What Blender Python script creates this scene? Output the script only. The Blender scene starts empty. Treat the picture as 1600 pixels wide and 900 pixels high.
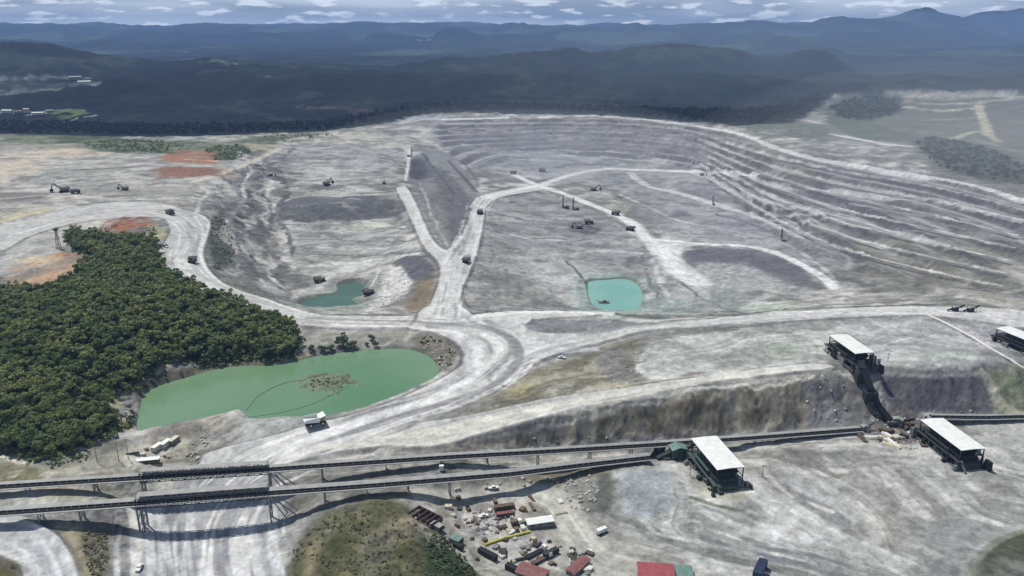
import bpy, math, random, time
import numpy as np
T0 = time.time()
rng = np.random.default_rng(7)
random.seed(11)
R = math.radians
# ------------------------------------------------------------------ camera model
F = 1256.0; P = R(18.2); CH = 260.0
cP, sP = math.cos(P), math.sin(P)
def ray(u, v):
    a = (np.asarray(u, float) - 800) / F; b = (450 - np.asarray(v, float)) / F
    return a, cP + b * sP, -sP + b * cP          # world direction x, y, z
def onz(u, v, z):                                # point where the pixel's ray meets height z
    a, b, c = ray(u, v); t = (z - CH) / c
    return a * t, b * t
def topx(x, y, z):
    d = y * cP - (z - CH) * sP; up = y * sP + (z - CH) * cP
    return 800 + F * x / d, 450 - F * up / d
# ------------------------------------------------------------------ noise
def _hash(ix, iy, seed):
    h = (ix.astype(np.int64) * 374761393 + iy.astype(np.int64) * 668265263 + seed * 974634777) & 0xffffffff
    h = ((h ^ (h >> 13)) * 1274126177) & 0xffffffff
    return ((h ^ (h >> 16)) & 0xffff).astype(np.float32) / 65535.0
def vnoise(x, y, seed=0):
    ix = np.floor(x); iy = np.floor(y)
    fx = (x - ix).astype(np.float32); fy = (y - iy).astype(np.float32)
    fx = fx * fx * (3 - 2 * fx); fy = fy * fy * (3 - 2 * fy)
    a = _hash(ix, iy, seed); b = _hash(ix + 1, iy, seed); c = _hash(ix, iy + 1, seed); d = _hash(ix + 1, iy + 1, seed)
    return (a + (b - a) * fx) * (1 - fy) + (c + (d - c) * fx) * fy
def fbm(x, y, scale, octs=4, seed=0, gain=.5):
    s = 0; a = 1; t = 0; k = 1 / scale
    ca, sa = math.cos(.6), math.sin(.6)
    for i in range(octs):
        s = s + a * vnoise(x * k, y * k, seed + i * 17); t += a; a *= gain; k *= 2.03
        x, y = x * ca - y * sa, x * sa + y * ca
    return s / t                                  # 0..1
def sstep(e0, e1, x):
    t = np.clip((x - e0) / (e1 - e0), 0, 1); return t * t * (3 - 2 * t)
# ------------------------------------------------------------------ grid (denser near the viewer's side of the valley)
NB, NC = 200, 1150
ya = np.concatenate([1 / np.linspace(1 / 262.0, 1 / 900.0, 540)[:-1], 1 / np.linspace(1 / 900.0, 1 / 2600.0, 700)]); NA = len(ya)
yb = 2600 * (42000 / 2600) ** (np.arange(1, NB + 1) / NB)
YR = np.concatenate([ya, yb]); NR = len(YR)
AC = np.linspace(-.98, .98, NC)
GX = (YR[:, None] * AC[None, :]).astype(np.float32); GY = np.repeat(YR[:, None], NC, 1).astype(np.float32)
RI = np.arange(NR)
def gridpos(x, y):
    r = np.interp(y, YR, RI); c = (x / y + .98) / 1.96 * (NC - 1)
    return np.clip(r, 0, NR - 1.001), np.clip(c, 0, NC - 1.001)
def sample(A, x, y):
    r, c = gridpos(np.asarray(x, float), np.asarray(y, float)); i = r.astype(int); j = c.astype(int); fr = r - i; fc = c - j
    return (A[i, j] * (1 - fr) * (1 - fc) + A[i + 1, j] * fr * (1 - fc) + A[i, j + 1] * (1 - fr) * fc + A[i + 1, j + 1] * fr * fc)
# ------------------------------------------------------------------ heights: crest, toe and floor lines surveyed from the photo
def spl(pts, step=14.0):
    """smooth polyline through points of any dimension (Catmull-Rom), densified"""
    p = np.asarray(pts, float)
    if len(p) < 3: q = p
    out = []
    for i in range(len(p) - 1):
        p0 = p[max(i - 1, 0)]; p1 = p[i]; p2 = p[i + 1]; p3 = p[min(i + 2, len(p) - 1)]
        n = max(1, int(math.hypot(*(p2 - p1)[:2]) / step))
        for k in range(n):
            t = k / n
            out.append(.5 * ((2 * p1) + (-p0 + p2) * t + (2 * p0 - 5 * p1 + 4 * p2 - p3) * t * t + (-p0 + 3 * p1 - 3 * p2 + p3) * t ** 3))
    out.append(p[-1]); return np.array(out)
def lin(pts, step=22.0):
    p = np.asarray(pts, float); out = []
    for a, b in zip(p[:-1], p[1:]):
        n = max(1, int(math.hypot(*(b - a)[:2]) / step)); out += [a + (b - a) * k / n for k in range(n)]
    out.append(p[-1]); return np.array(out)
CTRL = [
 # main haul road round from the upper left and its loop over the green pond
 [(0,372,12),(100,338,12),(180,325,12),(240,325,12),(285,345,11),(298,375,9),(295,410,7),(325,445,5),(370,470,3),(430,490,2),(520,502,1),(620,504,0),(720,515,0),(765,540,0),(762,575,0),(700,615,0),(600,655,0),(500,690,-1),(440,715,-3)],
 [(800,525,0),(900,530,1),(1000,515,4),(1100,503,8),(1200,495,10),(1320,490,11),(1450,486,12),(1600,492,12)],
 [(740,494,0),(800,489,0),(900,489,1),(960,490,2),(1100,499,8)],
 # lower haul road and crest of the brown highwall
 [(500,705,-3),(600,690,0),(700,668,1),(800,648,3),(900,630,5),(1000,612,7),(1100,594,9),(1250,576,11),(1300,576,11)],
 [(690,704,0),(760,684,1),(860,655,4),(960,634,6),(1060,617,8),(1150,603,10),(1240,592,11),(1270,590,11)],
 [(700,708,-3),(780,697,-6),(880,692,-10),(1000,686,-13),(1120,680,-14),(1230,672,-14),(1330,664,-14)],
 # second highwall right of the crushing station
 [(1370,574,10),(1400,577,10),(1460,580,10),(1530,576,10),(1560,572,9),(1600,572,8)],
 [(1385,650,-14),(1440,648,-14),(1500,650,-14),(1555,652,-14),(1600,652,-14)],
 # pad on top
 [(1010,560,6),(1100,545,8),(1200,550,10),(1300,540,11),(1400,530,11),(1500,530,11),(1600,530,11)],
 [(1100,575,8),(1200,572,10)],
 [(760,600,1),(850,590,3),(950,560,4)],
 # lower floor, right foreground
 [(820,735,-12),(950,722,-14),(1100,760,-15),(1250,700,-14),(1400,700,-14),(1600,690,-14)],
 [(940,800,-15),(1100,830,-15),(1300,780,-15),(1500,760,-15),(1700,760,-15)],
 [(800,880,-15),(1000,890,-15),(1200,890,-16),(1400,880,-16),(1650,880,-14)],
 [(820,800,-14),(900,820,-15),(760,830,-14),(720,800,-13),(700,770,-11),(800,770,-13)],
 # left bottom
 [(0,735,4),(60,735,4),(140,720,3),(200,725,0),(60,705,5)],
 [(0,790,1),(80,790,0),(160,790,-2),(200,790,-8),(240,800,-12),(330,800,-12),(420,810,-12),(470,800,-9)],
 [(0,850,-2),(80,860,-4),(140,880,-7),(200,880,-10),(240,870,-12),(330,870,-13),(420,880,-12)],
 [(240,750,-9),(330,740,-9),(420,740,-8),(380,700,-5),(340,680,-4),(450,725,-5)],
 [(505,803,-5),(560,790,-1),(530,760,-4),(600,745,-2),(660,745,-3),(740,740,-4)],
 [(500,900,-8),(470,850,-7),(520,830,-2),(580,810,1),(620,830,0),(640,880,-3),(600,900,-4),(660,800,-6),(690,860,-9),(740,890,-12)],
 [(0,960,-6),(200,960,-11),(400,960,-13),(600,960,-9),(800,960,-15),(1100,960,-16),(1400,960,-16),(1700,960,-14)],
 # wooded hill
 [(0,460,9),(60,440,10),(140,400,13),(190,372,14),(230,380,12),(256,420,10),(290,440,8),(350,470,5),(410,490,3),(450,520,0)],
 [(0,560,22),(80,540,25),(160,490,26),(240,470,18),(320,500,12),(400,520,5),(440,548,0)],
 [(0,660,14),(60,650,13),(120,650,8),(170,640,4),(180,600,6),(230,570,5),(300,555,3),(380,552,1),(440,560,-1)],
 [(0,705,6),(60,715,6),(110,705,5),(160,690,2),(190,665,1)],
 # shoreline of the green pond
 [(215,668,-4),(300,650,-4),(380,640,-4),(430,650,-4),(500,650,-3),(560,640,-3),(640,615,-3),(690,580,-3),(680,560,-3),(620,545,-4),(540,550,-4),(460,565,-4),(360,570,-4),(280,590,-4),(230,610,-4),(213,640,-4)],
 # left pit
 [(470,478,-40),(520,478,-45),(560,478,-44),(520,455,-45),(450,470,-40),(600,470,-38),(650,470,-25)],
 [(420,455,-28),(380,430,-20),(350,390,-12),(340,350,-6),(345,300,-2),(380,260,2),(420,232,6)],
 [(452,440,-43),(432,400,-41),(425,360,-37),(425,320,-28)],
 [(385,420,-26),(372,380,-20),(366,330,-12),(385,290,-6)],
 [(480,430,-44),(560,425,-42),(600,400,-40),(520,390,-42),(620,350,-36),(560,360,-38),(480,360,-36)],
 [(430,345,-32),(500,350,-32),(580,345,-32),(610,335,-30)],
 [(440,318,-17),(500,322,-17),(560,318,-17),(610,300,-17)],
 [(430,290,-16),(500,292,-16),(580,290,-16),(615,282,-16)],
 [(450,255,-6),(520,258,-7),(600,255,-8),(470,225,2),(540,218,5),(620,225,2)],
 [(660,425,-26),(668,455,-24),(655,482,-20)],
 [(640,430,-32),(600,450,-38),(660,405,-22),(650,470,-28),(665,440,-12)],
 # ramp that divides the two pits
 [(700,480,-2),(700,440,-8),(705,410,-14),(728,370,-20),(745,325,-28),(790,302,-34),(850,292,-38)],
 [(670,395,-15),(655,350,-19),(640,310,-16),(625,285,-15)],
 [(690,378,-19),(694,345,-15),(684,305,-12),(668,275,-24),(650,262,-27),(640,248,-12),(680,240,-14),(720,270,-26),(745,295,-34)],
 [(645,225,-2),(700,225,-12),(660,205,8)],
 # right pit floor and its near slope
 [(735,400,-28),(742,430,-27),(750,460,-20),(742,480,-11)],
 [(800,470,-36),(870,480,-42),(960,487,-46),(1050,487,-42),(1150,482,-34),(1250,475,-25),(1350,468,-18),(1450,465,-12),(1550,455,-6)],
 [(800,420,-36),(860,430,-42),(960,440,-47),(1020,450,-45),(1100,440,-42),(1200,440,-36),(1300,430,-30)],
 [(780,360,-36),(880,370,-42),(960,390,-45),(1050,400,-44),(1180,390,-42),(1280,425,-34)],
 [(800,320,-38),(900,330,-42),(1000,345,-44),(1100,350,-43),(1200,370,-40),(1320,400,-32)],
 [(860,285,-40),(950,290,-43),(1050,300,-42),(1150,320,-40),(1250,350,-36)],
 [(740,260,-34),(820,252,-42),(900,250,-44),(1000,252,-42),(1080,262,-38)],
 # benched far and right wall
 [(700,192,20),(800,184,28),(900,183,28),(1000,189,26),(1090,199,25),(1180,222,22),(1260,240,24),(1340,256,24),(1430,272,24),(1500,286,24),(1600,312,24),(1750,350,24)],
 [(780,235,-28),(880,232,-32),(980,236,-30),(1060,246,-28),(1120,262,-26),(1180,285,-16),(1280,298,-8),(1380,309,-2),(1500,324,6),(1620,348,10)],
 [(1100,280,-32),(1200,320,-24),(1300,342,-18),(1400,358,-12),(1500,378,-6),(1620,400,0)],
 [(1150,330,-38),(1250,368,-32),(1350,392,-26),(1450,415,-20),(1560,440,-10),(1650,440,-4)],
 # ground behind the rims
 [(1250,215,30),(1350,215,32),(1430,225,32),(1500,250,30),(1600,290,28)],
 [(1280,160,34),(1400,150,30),(1500,150,30),(1620,150,32),(1450,180,32),(1550,200,34),(1600,240,36)],
 [(640,180,18),(700,176,20),(800,170,15),(950,165,15),(1100,160,15)],
 [(0,225,14),(100,222,14),(250,222,14),(380,218,12),(470,205,12),(560,200,12)],
 [(0,260,12),(100,250,12),(200,270,11),(300,285,10),(380,250,10),(410,235,9)],
 [(0,300,11),(120,300,11),(220,300,10),(300,310,10),(0,335,12),(120,320,12)],
 [(-200,300,12),(-200,400,12),(-200,500,15),(-200,600,12),(-200,700,5),(-200,800,0),(-200,900,-5)],
 [(1800,300,30),(1800,420,10),(1800,520,12),(1800,570,8),(1800,650,-14),(1800,750,-14)],
 [(-150,180,14),(100,180,14),(300,180,14),(500,175,14)],
]
cp = np.concatenate([lin(l) for l in CTRL])
cx, cy = onz(cp[:, 0], cp[:, 1], cp[:, 2]); cz = cp[:, 2]
fa, fb = cx / cy * 900, np.log(cy) * 900
def warp(x, y): return x / y * 900, np.log(y) * 900
K = np.hypot(fa[:, None] - fa[None], fb[:, None] - fb[None])
n = len(cz); A = np.zeros((n + 1, n + 1)); A[:n, :n] = -K + np.eye(n) * 1.5; A[:n, n] = 1; A[n, :n] = 1
w = np.linalg.solve(A, np.append(cz, 0))
# evaluate on a coarse grid, interpolate up
rs = np.unique(np.concatenate([np.arange(0, NA + 60, 4)])); cs = np.arange(0, NC, 4); cs = np.append(cs, NC - 1)
wx, wy = warp(GX[np.ix_(rs, cs)].astype(float), GY[np.ix_(rs, cs)].astype(float))
zc = np.zeros(wx.shape)
for i in range(len(rs)):
    d = np.hypot(wx[i][:, None] - fa[None], wy[i][:, None] - fb[None]); zc[i] = -(d @ w[:n]) + w[n]
Z = np.zeros((NR, NC), np.float32)
tmp = np.empty((len(rs), NC))
for i in range(len(rs)): tmp[i] = np.interp(np.arange(NC), cs, zc[i])
for j in range(NC): Z[:, j] = np.interp(np.arange(NR), rs, tmp[:, j])
print('rbf', n, time.time() - T0)
# far country
far = sstep(1950, 2700, GY + 0 * GX)
hills = 5 + 55 * fbm(GX, GY, 900, 5, 40) ** 1.3 + 60 * (fbm(GX, GY, 2600, 3, 50) - .35)
hills = hills * sstep(1900, 3400, GY) + 12 * (1 - sstep(1900, 3400, GY))
Z = Z * (1 - far) + hills * far
RIDGES = [  # distance, depth of the ridge, skyline traced from the photo
 (2650, 260, [(-300,130),(100,128),(200,120),(300,150),(380,165),(440,172),(520,168),(600,180)]),
 (3000, 300, [(-300,108),(0,110),(150,120),(230,112),(330,108),(430,118),(560,112),(700,118),(800,112),(950,120),(1100,112),(1250,118),(1500,120),(1900,118)]),
 (3700, 520, [(-400,74),(0,66),(60,69),(110,76),(160,85),(260,96),(340,93),(460,99),(540,101),(620,102),(700,91),(760,88),(800,84),(850,79),(890,76),(925,83),(960,78),(1010,72),(1080,70),(1140,75),(1185,88),(1220,87),(1262,80),(1292,79),(1330,104),(1385,146),(1500,150),(1900,150)]),
 (5600, 800, [(1100,90),(1250,84),(1300,78),(1340,92),(1400,99),(1470,101),(1500,112),(1540,128),(1700,132),(2000,120)]),
 (8600, 1000, [(-500,62),(0,60),(200,66),(400,70),(450,69),(470,73),(600,75),(760,76),(900,72),(1100,66),(1250,60),(1500,80),(1700,90),(2000,90)]),
 (11000, 1100, [(-500,50),(0,52),(300,50),(520,52),(600,50),(665,60),(685,48),(705,43),(728,43),(745,52),(800,55),(870,50),(960,47),(1060,48),(1160,52),(1250,55),(1400,50),(1500,62),(1600,70),(2000,60)]),
 (13500, 1100, [(-500,41),(0,42),(400,43),(560,47),(590,47),(612,42),(628,44),(650,54),(750,46),(795,44),(817,36),(835,43),(900,42),(950,44),(972,41),(997,36),(1015,43),(1040,42),(1085,37),(1150,34),(1183,32),(1215,37),(1255,41),(1285,30),(1310,27),(1335,28),(1370,30),(1430,34),(1520,44),(1620,60),(1900,60)]),
 (16000, 900, [(-600,39),(200,39),(700,38),(900,40),(1100,40),(1270,38),(1340,27),(1390,24),(1420,16),(1452,11),(1468,20),(1500,28),(1560,40),(1700,45),(1900,50)]),
 (18200, 700, [(-600,37.5),(300,37),(700,36.5),(1200,37),(1450,30),(1510,22),(1540,15),(1580,11),(1640,9),(1700,18),(1900,20)]),
]
for y0, sg, sky in RIDGES:
    s = spl(sky, 8)
    hx, _ = onz(s[:, 0], s[:, 1], 0 * s[:, 0]); a, b, c = ray(s[:, 0], s[:, 1]); t = y0 / b
    ax = a * t / y0; hz = CH + c * t
    prof = np.interp(AC, ax, hz)[None, :]
    if y0 > 6000: prof = prof + (fbm((AC * y0)[None, :].astype(np.float32), np.zeros((1, NC), np.float32), y0 * .06, 5, int(y0), .6) - .5) * y0 * .011
    wob = 1 + .35 * (fbm(GX, GY, sg * 1.2, 4, 60) - .5) if False else 1
    dd = (GY - y0 + (fbm(GX, GY * 0, sg * 1.5, 3, 70 + int(y0)) - .5) * sg * .9) / sg
    base = -60 if y0 > 5000 else 0
    h = base + (prof - base) * np.exp(-dd * dd)
    nb = (fbm(GX, GY, sg * .35, 4, 90 + int(y0)) - .5) * np.clip(prof - base, 10, 500) * .16 * np.clip(abs(dd) * 1.6, 0, 1) 
    sel = (GY > 2100)
    Z = np.where(sel, np.maximum(Z, h + nb), Z)
Z = Z.astype(np.float32)
def unproj(u, v, A=None):
    """first meeting of pixel rays with the ground"""
    A = Z if A is None else A
    u = np.atleast_1d(np.asarray(u, float)); v = np.atleast_1d(np.asarray(v, float))
    a, b, c = ray(u, v); col = np.clip((a / b + .98) / 1.96 * (NC - 1), 0, NC - 1.001); j = col.astype(int); fc = col - j
    H = A[:, j] * (1 - fc) + A[:, j + 1] * fc                  # rows x rays
    L = CH + (c / b)[None, :] * YR[:, None]                    # ray height at each row
    D = L - H; hit = (D < 0); hit[0] = False
    r = np.argmax(hit, 0); r = np.where(hit.any(0), r, NR - 1); r = np.maximum(r, 1)
    k = np.arange(len(u)); d0 = D[r - 1, k]; d1 = D[r, k]; t = np.clip(d0 / np.maximum(d0 - d1, 1e-6), 0, 1)
    y = YR[r - 1] + (YR[r] - YR[r - 1]) * t
    x = a / b * y; return x, y, CH + c / b * y
# ------------------------------------------------------------------ signed distance fields on the grid
WN1 = fbm(GX, GY, 26, 3, 5) - .5; WN2 = fbm(GX, GY, 26, 3, 105) - .5
def block(x0, x1, y0, y1):
    r0 = int(np.searchsorted(YR, y0)) - 1; r1 = int(np.searchsorted(YR, y1)) + 2
    ys = [max(y0, 200), max(y1, 200)]
    rat = [x0 / ys[0], x0 / ys[1], x1 / ys[0], x1 / ys[1]]
    c0 = int((min(rat) + .98) / 1.96 * (NC - 1)) - 1; c1 = int((max(rat) + .98) / 1.96 * (NC - 1)) + 3
    return slice(max(r0, 0), min(r1, NR)), slice(max(c0, 0), min(c1, NC))
def sd_poly(px, py, pad, wob=0):
    """signed distance (negative inside) on a block of the grid"""
    S = block(px.min() - pad, px.max() + pad, py.min() - pad, py.max() + pad)
    x = GX[S].copy(); y = GY[S].copy()
    if wob: x += WN1[S] * wob; y += WN2[S] * wob
    D = np.full(x.shape, 1e9, np.float32); ins = np.zeros(x.shape, bool)
    m = len(px)
    for i in range(m):
        x0, y0, x1, y1 = px[i], py[i], px[(i + 1) % m], py[(i + 1) % m]
        ex, ey = x1 - x0, y1 - y0; L = ex * ex + ey * ey + 1e-9
        t = np.clip(((x - x0) * ex + (y - y0) * ey) / L, 0, 1)
        D = np.minimum(D, (x - x0 - t * ex) ** 2 + (y - y0 - t * ey) ** 2)
        if abs(ey) > 1e-9:
            ins ^= ((y0 > y) != (y1 > y)) & (x < (x1 - x0) * (y - y0) / (y1 - y0) + x0)
    D = np.sqrt(D); return S, np.where(ins, -D, D)
def sd_line(px, py, pad, wob=0):
    S = block(px.min() - pad, px.max() + pad, py.min() - pad, py.max() + pad)
    x = GX[S].copy(); y = GY[S].copy()
    if wob: x += WN1[S] * wob; y += WN2[S] * wob
    D = np.full(x.shape, 1e9, np.float32); SG = np.zeros(x.shape, np.float32); TT = np.zeros(x.shape, np.float32); acc = 0
    tot = np.hypot(np.diff(px), np.diff(py)).sum()
    for i in range(len(px) - 1):
        x0, y0, x1, y1 = px[i], py[i], px[i + 1], py[i + 1]
        ex, ey = x1 - x0, y1 - y0; L = ex * ex + ey * ey + 1e-9; ln = math.sqrt(L)
        t = np.clip(((x - x0) * ex + (y - y0) * ey) / L, 0, 1)
        d = (x - x0 - t * ex) ** 2 + (y - y0 - t * ey) ** 2; q = d < D
        D = np.where(q, d, D); SG = np.where(q, np.sign((x - x0) * ey - (y - y0) * ex), SG); TT = np.where(q, acc + t * ln, TT); acc += ln
    return S, np.sqrt(D), SG, TT, tot
def closed(pts, step=10):
    p = list(pts); s = spl([p[-1]] + p + [p[0], p[1]], step); return s
def poly_world(pts, A=None, smooth=True, step=12):
    if smooth:
        p = [tuple(q) for q in pts]; m = len(p); out = []
        for i in range(m):
            a, b, c, d = (np.array(p[(i + k) % m], float) for k in (-1, 0, 1, 2)); nn = max(1, int(math.hypot(*(c - b)) / step))
            for k in range(nn):
                t = k / nn; out.append(.5 * (2 * b + (c - a) * t + (2 * a - 5 * b + 4 * c - d) * t * t + (-a + 3 * b - 3 * c + d) * t ** 3))
        s = np.array(out)
    else: s = lin(list(pts) + [pts[0]], step)[:-1]
    x, y, _ = unproj(s[:, 0], s[:, 1], A); return x, y
def line_world(pts, A=None, step=12):
    s = spl(pts, step); x, y, _ = unproj(s[:, 0], s[:, 1], A); return x, y
# ------------------------------------------------------------------ shaping: benches, gullies, ponds, berms
slope = None
def get_slope(Z):
    gy = np.gradient(Z, axis=0) / np.gradient(GY, axis=0)
    gx = np.gradient(Z, axis=1) / np.gradient(GX, axis=1)
    return np.hypot(gx, gy)
# benches of the far and right-hand wall
BX, BY = poly_world([(690,188),(800,186),(950,187),(1100,201),(1250,240),(1430,274),(1600,316),(1700,340),(1700,470),(1580,462),(1450,440),(1300,415),(1200,360),(1130,300),(1070,262),(950,246),(820,248),(740,262),(690,225)])
S, D = sd_poly(BX, BY, 40)
m = sstep(14, -14, D) * sstep(2500, 2150, GY[S]); z = Z[S] + 2.2 * (fbm(GX[S], GY[S], 120, 3, 210) - .5)
st = 8.5; fr = z / st - np.floor(z / st)
zt = (np.floor(z / st) + sstep(.50, .96, fr)) * st
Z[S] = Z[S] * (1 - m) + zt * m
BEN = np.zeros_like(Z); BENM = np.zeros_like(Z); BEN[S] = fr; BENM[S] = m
# second benched piece behind the rim at the far right, and the wooded ground
sl = get_slope(Z)
near = (1 - sstep(2300, 2900, GY))
ZL = Z.copy()                                     # smooth version used to trace flat things
rough = (fbm(GX, GY, 34, 5, 300) - .5)
gull = np.abs(fbm(GX, GY, 22, 4, 310) - .5) * 2
amp = np.clip(sl, 0.02, .7)
crag = 1 - np.abs(fbm(GX, GY, 13, 4, 315, .6) - .5) * 4
Z += near * (rough * (0.8 + amp * 11) - gull * amp * 7 * (1 - .6 * BENM) + np.clip(crag, 0, 1) * (.35 + 3.2 * amp) * .9 * sstep(1900, 1200, GY))
# spoil heaps and soft mounds
Z += near * 1.6 * sstep(.56, .8, fbm(GX, GY, 60, 3, 320)) * (1 - BENM)
# ---------------- road table: centre line in the photo, half width in metres, flatten?
ROADS = []
def road_poly(name, pts, **k): ROADS.append(dict(name=name, pts=pts, **k))
road_poly('upper', [(0,355),(60,338),(120,325),(180,318),(235,318),(265,323),(288,330),(308,334),(328,348),(322,375),(316,400),(330,428),(360,450),(410,466),(480,490),(560,496),(660,497),(662,512),(560,513),(520,512),(450,506),(400,488),(350,472),(300,452),(262,430),(248,410),(252,390),(268,368),(262,345),(235,340),(160,343),(100,353),(40,372),(0,392)])
road_poly('loop', [(655,497),(700,497),(760,499),(800,512),(835,528),(835,550),(822,572),(795,598),(740,620),(690,640),(640,655),(560,682),(500,705),(440,722),(405,732),(330,738),(320,715),(400,692),(480,670),(540,656),(600,637),(655,613),(700,590),(727,572),(730,556),(712,535),(682,521),(645,513)])
road_poly('ramp', [(655,500),(676,472),(688,440),(688,412),(664,386),(640,335),(620,294),(632,290),(650,322),(666,360),(682,384),(700,394),(716,392),(728,368),(737,332),(744,315),(760,304),(790,298),(845,290),(848,297),(800,305),(768,314),(756,334),(750,372),(738,412),(722,450),(718,480),(740,500)])
road_poly('main', [(735,497),(790,489),(870,488),(960,490),(900,495),(830,500),(818,512),(850,522),(920,522),(980,512),(1040,506),(1120,500),(1200,492),(1300,485),(1400,481),(1480,482),(1600,488),(1600,512),(1450,494),(1300,498),(1180,506),(1100,512),(1020,516),(960,530),(900,545),(850,562),(800,585),(790,600),(770,590),(800,560),(800,530),(770,510)])
road_poly('lower', [(430,716),(500,700),(600,672),(660,664),(720,655),(790,640),(870,624),(960,612),(1050,598),(1150,584),(1260,573),(1300,576),(1260,580),(1160,592),(1060,608),(980,624),(890,640),(820,660),(740,682),(680,698),(590,700),(500,712),(440,726)])
road_poly('valley', [(205,795),(250,782),(330,738),(420,728),(440,760),(440,800),(420,850),(440,900),(450,960),(180,960),(200,900),(215,850)])
road_poly('left', [(-60,806),(0,806),(40,815),(80,840),(110,880),(130,960),(60,960),(60,900),(30,880),(0,868),(-60,860)])
road_poly('yardroad', [(640,765),(720,762),(800,755),(870,765),(905,790),(925,830),(960,862),(1020,880),(1060,900),(1080,960),(900,960),(930,900),(915,870),(880,840),(860,800),(820,778),(740,778),(650,782)])
RM = np.zeros_like(Z)
for rd in ROADS:
    wx_, wy_ = poly_world(rd['pts'], ZL, step=10); rd['w'] = (wx_, wy_)
    S, D = sd_poly(wx_, wy_, 30, .8); rd['sd'] = (S, D)
    m = sstep(5, -2, D); Z[S] = Z[S] * (1 - m) + (ZL[S] + .25 * rough[S]) * m
    RM[S] = np.maximum(RM[S], sstep(1.2, -1.2, D))
# safety berms along the edges, only where no other road joins
for rd in ROADS:
    if rd['name'] in ('valley', 'yardroad'): continue
    S, D = rd['sd']
    b = np.exp(-((D - .5) / 2.2) ** 2) * (1 - sstep(.0, .8, np.where(D > 0, 0, 0) + 0))
    o = np.zeros_like(D)
    for r2 in ROADS:
        if r2 is rd: continue
        S2, D2 = r2['sd']
        big = np.full(Z.shape, 99., np.float32); big[S2] = D2; o = np.maximum(o, sstep(6, 2, big[S]))
    Z[S] += b * (1 - o) * (1.5 + 1.2 * (fbm(GX[S], GY[S], 9, 2, 330) - .5)) * (GY[S] < 1500)
# ---------------- ponds
PONDS = [
 ('green', -4.5, [(215,672),(218,640),(228,615),(262,598),(320,582),(370,572),(430,570),(500,556),(560,548),(630,545),(668,556),(684,572),(684,585),(655,603),(610,622),(560,640),(500,652),(440,652),(395,655),(375,640),(340,648),(280,660),(240,668)]),
 ('left_pit', -46., [(468,475),(490,464),(525,458),(530,444),(560,442),(570,450),(566,464),(552,468),(562,478),(545,485),(500,488),(478,486)]),
 ('right_pit', -48., [(920,440),(945,437),(980,436),(1000,448),(1004,465),(1000,480),(985,487),(940,485),(924,472),(918,455)]),
]
PW = {}; WET = np.zeros_like(Z)
for nm, zw, pts in PONDS:
    p = np.array(pts, float)
    q = []
    mm = len(p)
    for i in range(mm):
        a, b, c, d = (p[(i + k) % mm] for k in (-1, 0, 1, 2))
        for k in range(5):
            t = k / 5; q.append(.5 * (2 * b + (c - a) * t + (2 * a - 5 * b + 4 * c - d) * t * t + (-a + 3 * b - 3 * c + d) * t ** 3))
    q = np.array(q); X_, Y_ = onz(q[:, 0], q[:, 1], zw); PW[nm] = (X_, Y_, zw)
    S, D = sd_poly(X_, Y_, 60, 3)
    zz = Z[S]
    out = np.maximum(zw + .25 + .35 * np.maximum(D, 0), np.minimum(zz, zw + .5 + .9 * np.maximum(D, 0) + 0))
    zz = np.where(D < 25, out * (1 - sstep(6, 25, D)) + np.maximum(zz, zw + .4) * sstep(6, 25, D), zz)
    zz = np.where(D < 0, zw + D * .6, zz); zz = np.where(D < 0, np.maximum(zz, zw - 6), zz)
    Z[S] = zz; WET[S] = np.maximum(WET[S], sstep(5, 0, D))
# debris island low in the green pond
ix, iy = onz(510, 598, -4.5); r_ = np.hypot((GX - ix) / 17, (GY - iy) / 15); mI = r_ < 1.6
Z[mI] = np.maximum(Z[mI], -4.5 + (1.1 - r_[mI]) * 1.2 + 2.2 * (fbm(GX[mI], GY[mI], 5, 3, 400) - .5))
# grassy mound in the foreground gets lumps
S, D = sd_poly(*poly_world([(455,900),(462,850),(500,800),(560,776),(620,785),(700,840),(740,880),(760,960),(450,960)], ZL), 10)
Z[S] += sstep(4, -10, D) * 4 * (fbm(GX[S], GY[S], 14, 4, 410) - .4)
# rolling forest beyond
Z += sstep(1950, 2600, GY) * (fbm(GX, GY, 140, 4, 420) - .5) * 26 * (GY < 6000)
Z += sstep(1950, 2300, GY) * (fbm(GX, GY, 46, 3, 430) - .5) * 16 * (GY < 5500) * (1 - sstep(4200, 5400, GY))
Z = Z.astype(np.float32)
print('shape', time.time() - T0)
# ------------------------------------------------------------------ colour of the ground (albedo), laid out in world metres
KA = .77
def lc(c, k=1.0):
    c = np.array(c, float) / 255; l = np.where(c <= .04045, c / 12.92, ((c + .055) / 1.055) ** 2.4)
    return (l * KA * k).astype(np.float32)
n1 = fbm(GX, GY, 70, 5, 500); n2 = fbm(GX, GY, 18, 4, 510); n3 = fbm(GX, GY, 5, 3, 520); n4 = fbm(GX + WN1 * 60, GY + WN2 * 60, 34, 4, 530)
COL = np.empty(Z.shape + (3,), np.float32)
def lerp3(t, a, b): return a + (b - a) * t[..., None]
g0, g1, g2 = lc((116,116,117)), lc((152,152,152)), lc((200,200,198))
t = sstep(.3, .72, n1 * .35 + n2 * .3 + n4 * .35)
COL[:] = lerp3(sstep(.45, .95, t), lerp3(sstep(0, .55, t), g0, g1), g2)
sl = get_slope(Z)
rock = sstep(.28, .75, sl) * near
COL[:] = lerp3(rock * .55, COL, lc((104,104,110)))
ol = sstep(.5, .7, fbm(GX, GY, 48, 4, 540)) * .35
COL[:] = lerp3(ol, COL, lc((142,142,130)))
def mix(S, m, col, k=1.):
    m = np.clip(m, 0, 1); COL[S] = COL[S] + (lc(col, k) - COL[S]) * m[..., None]
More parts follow.
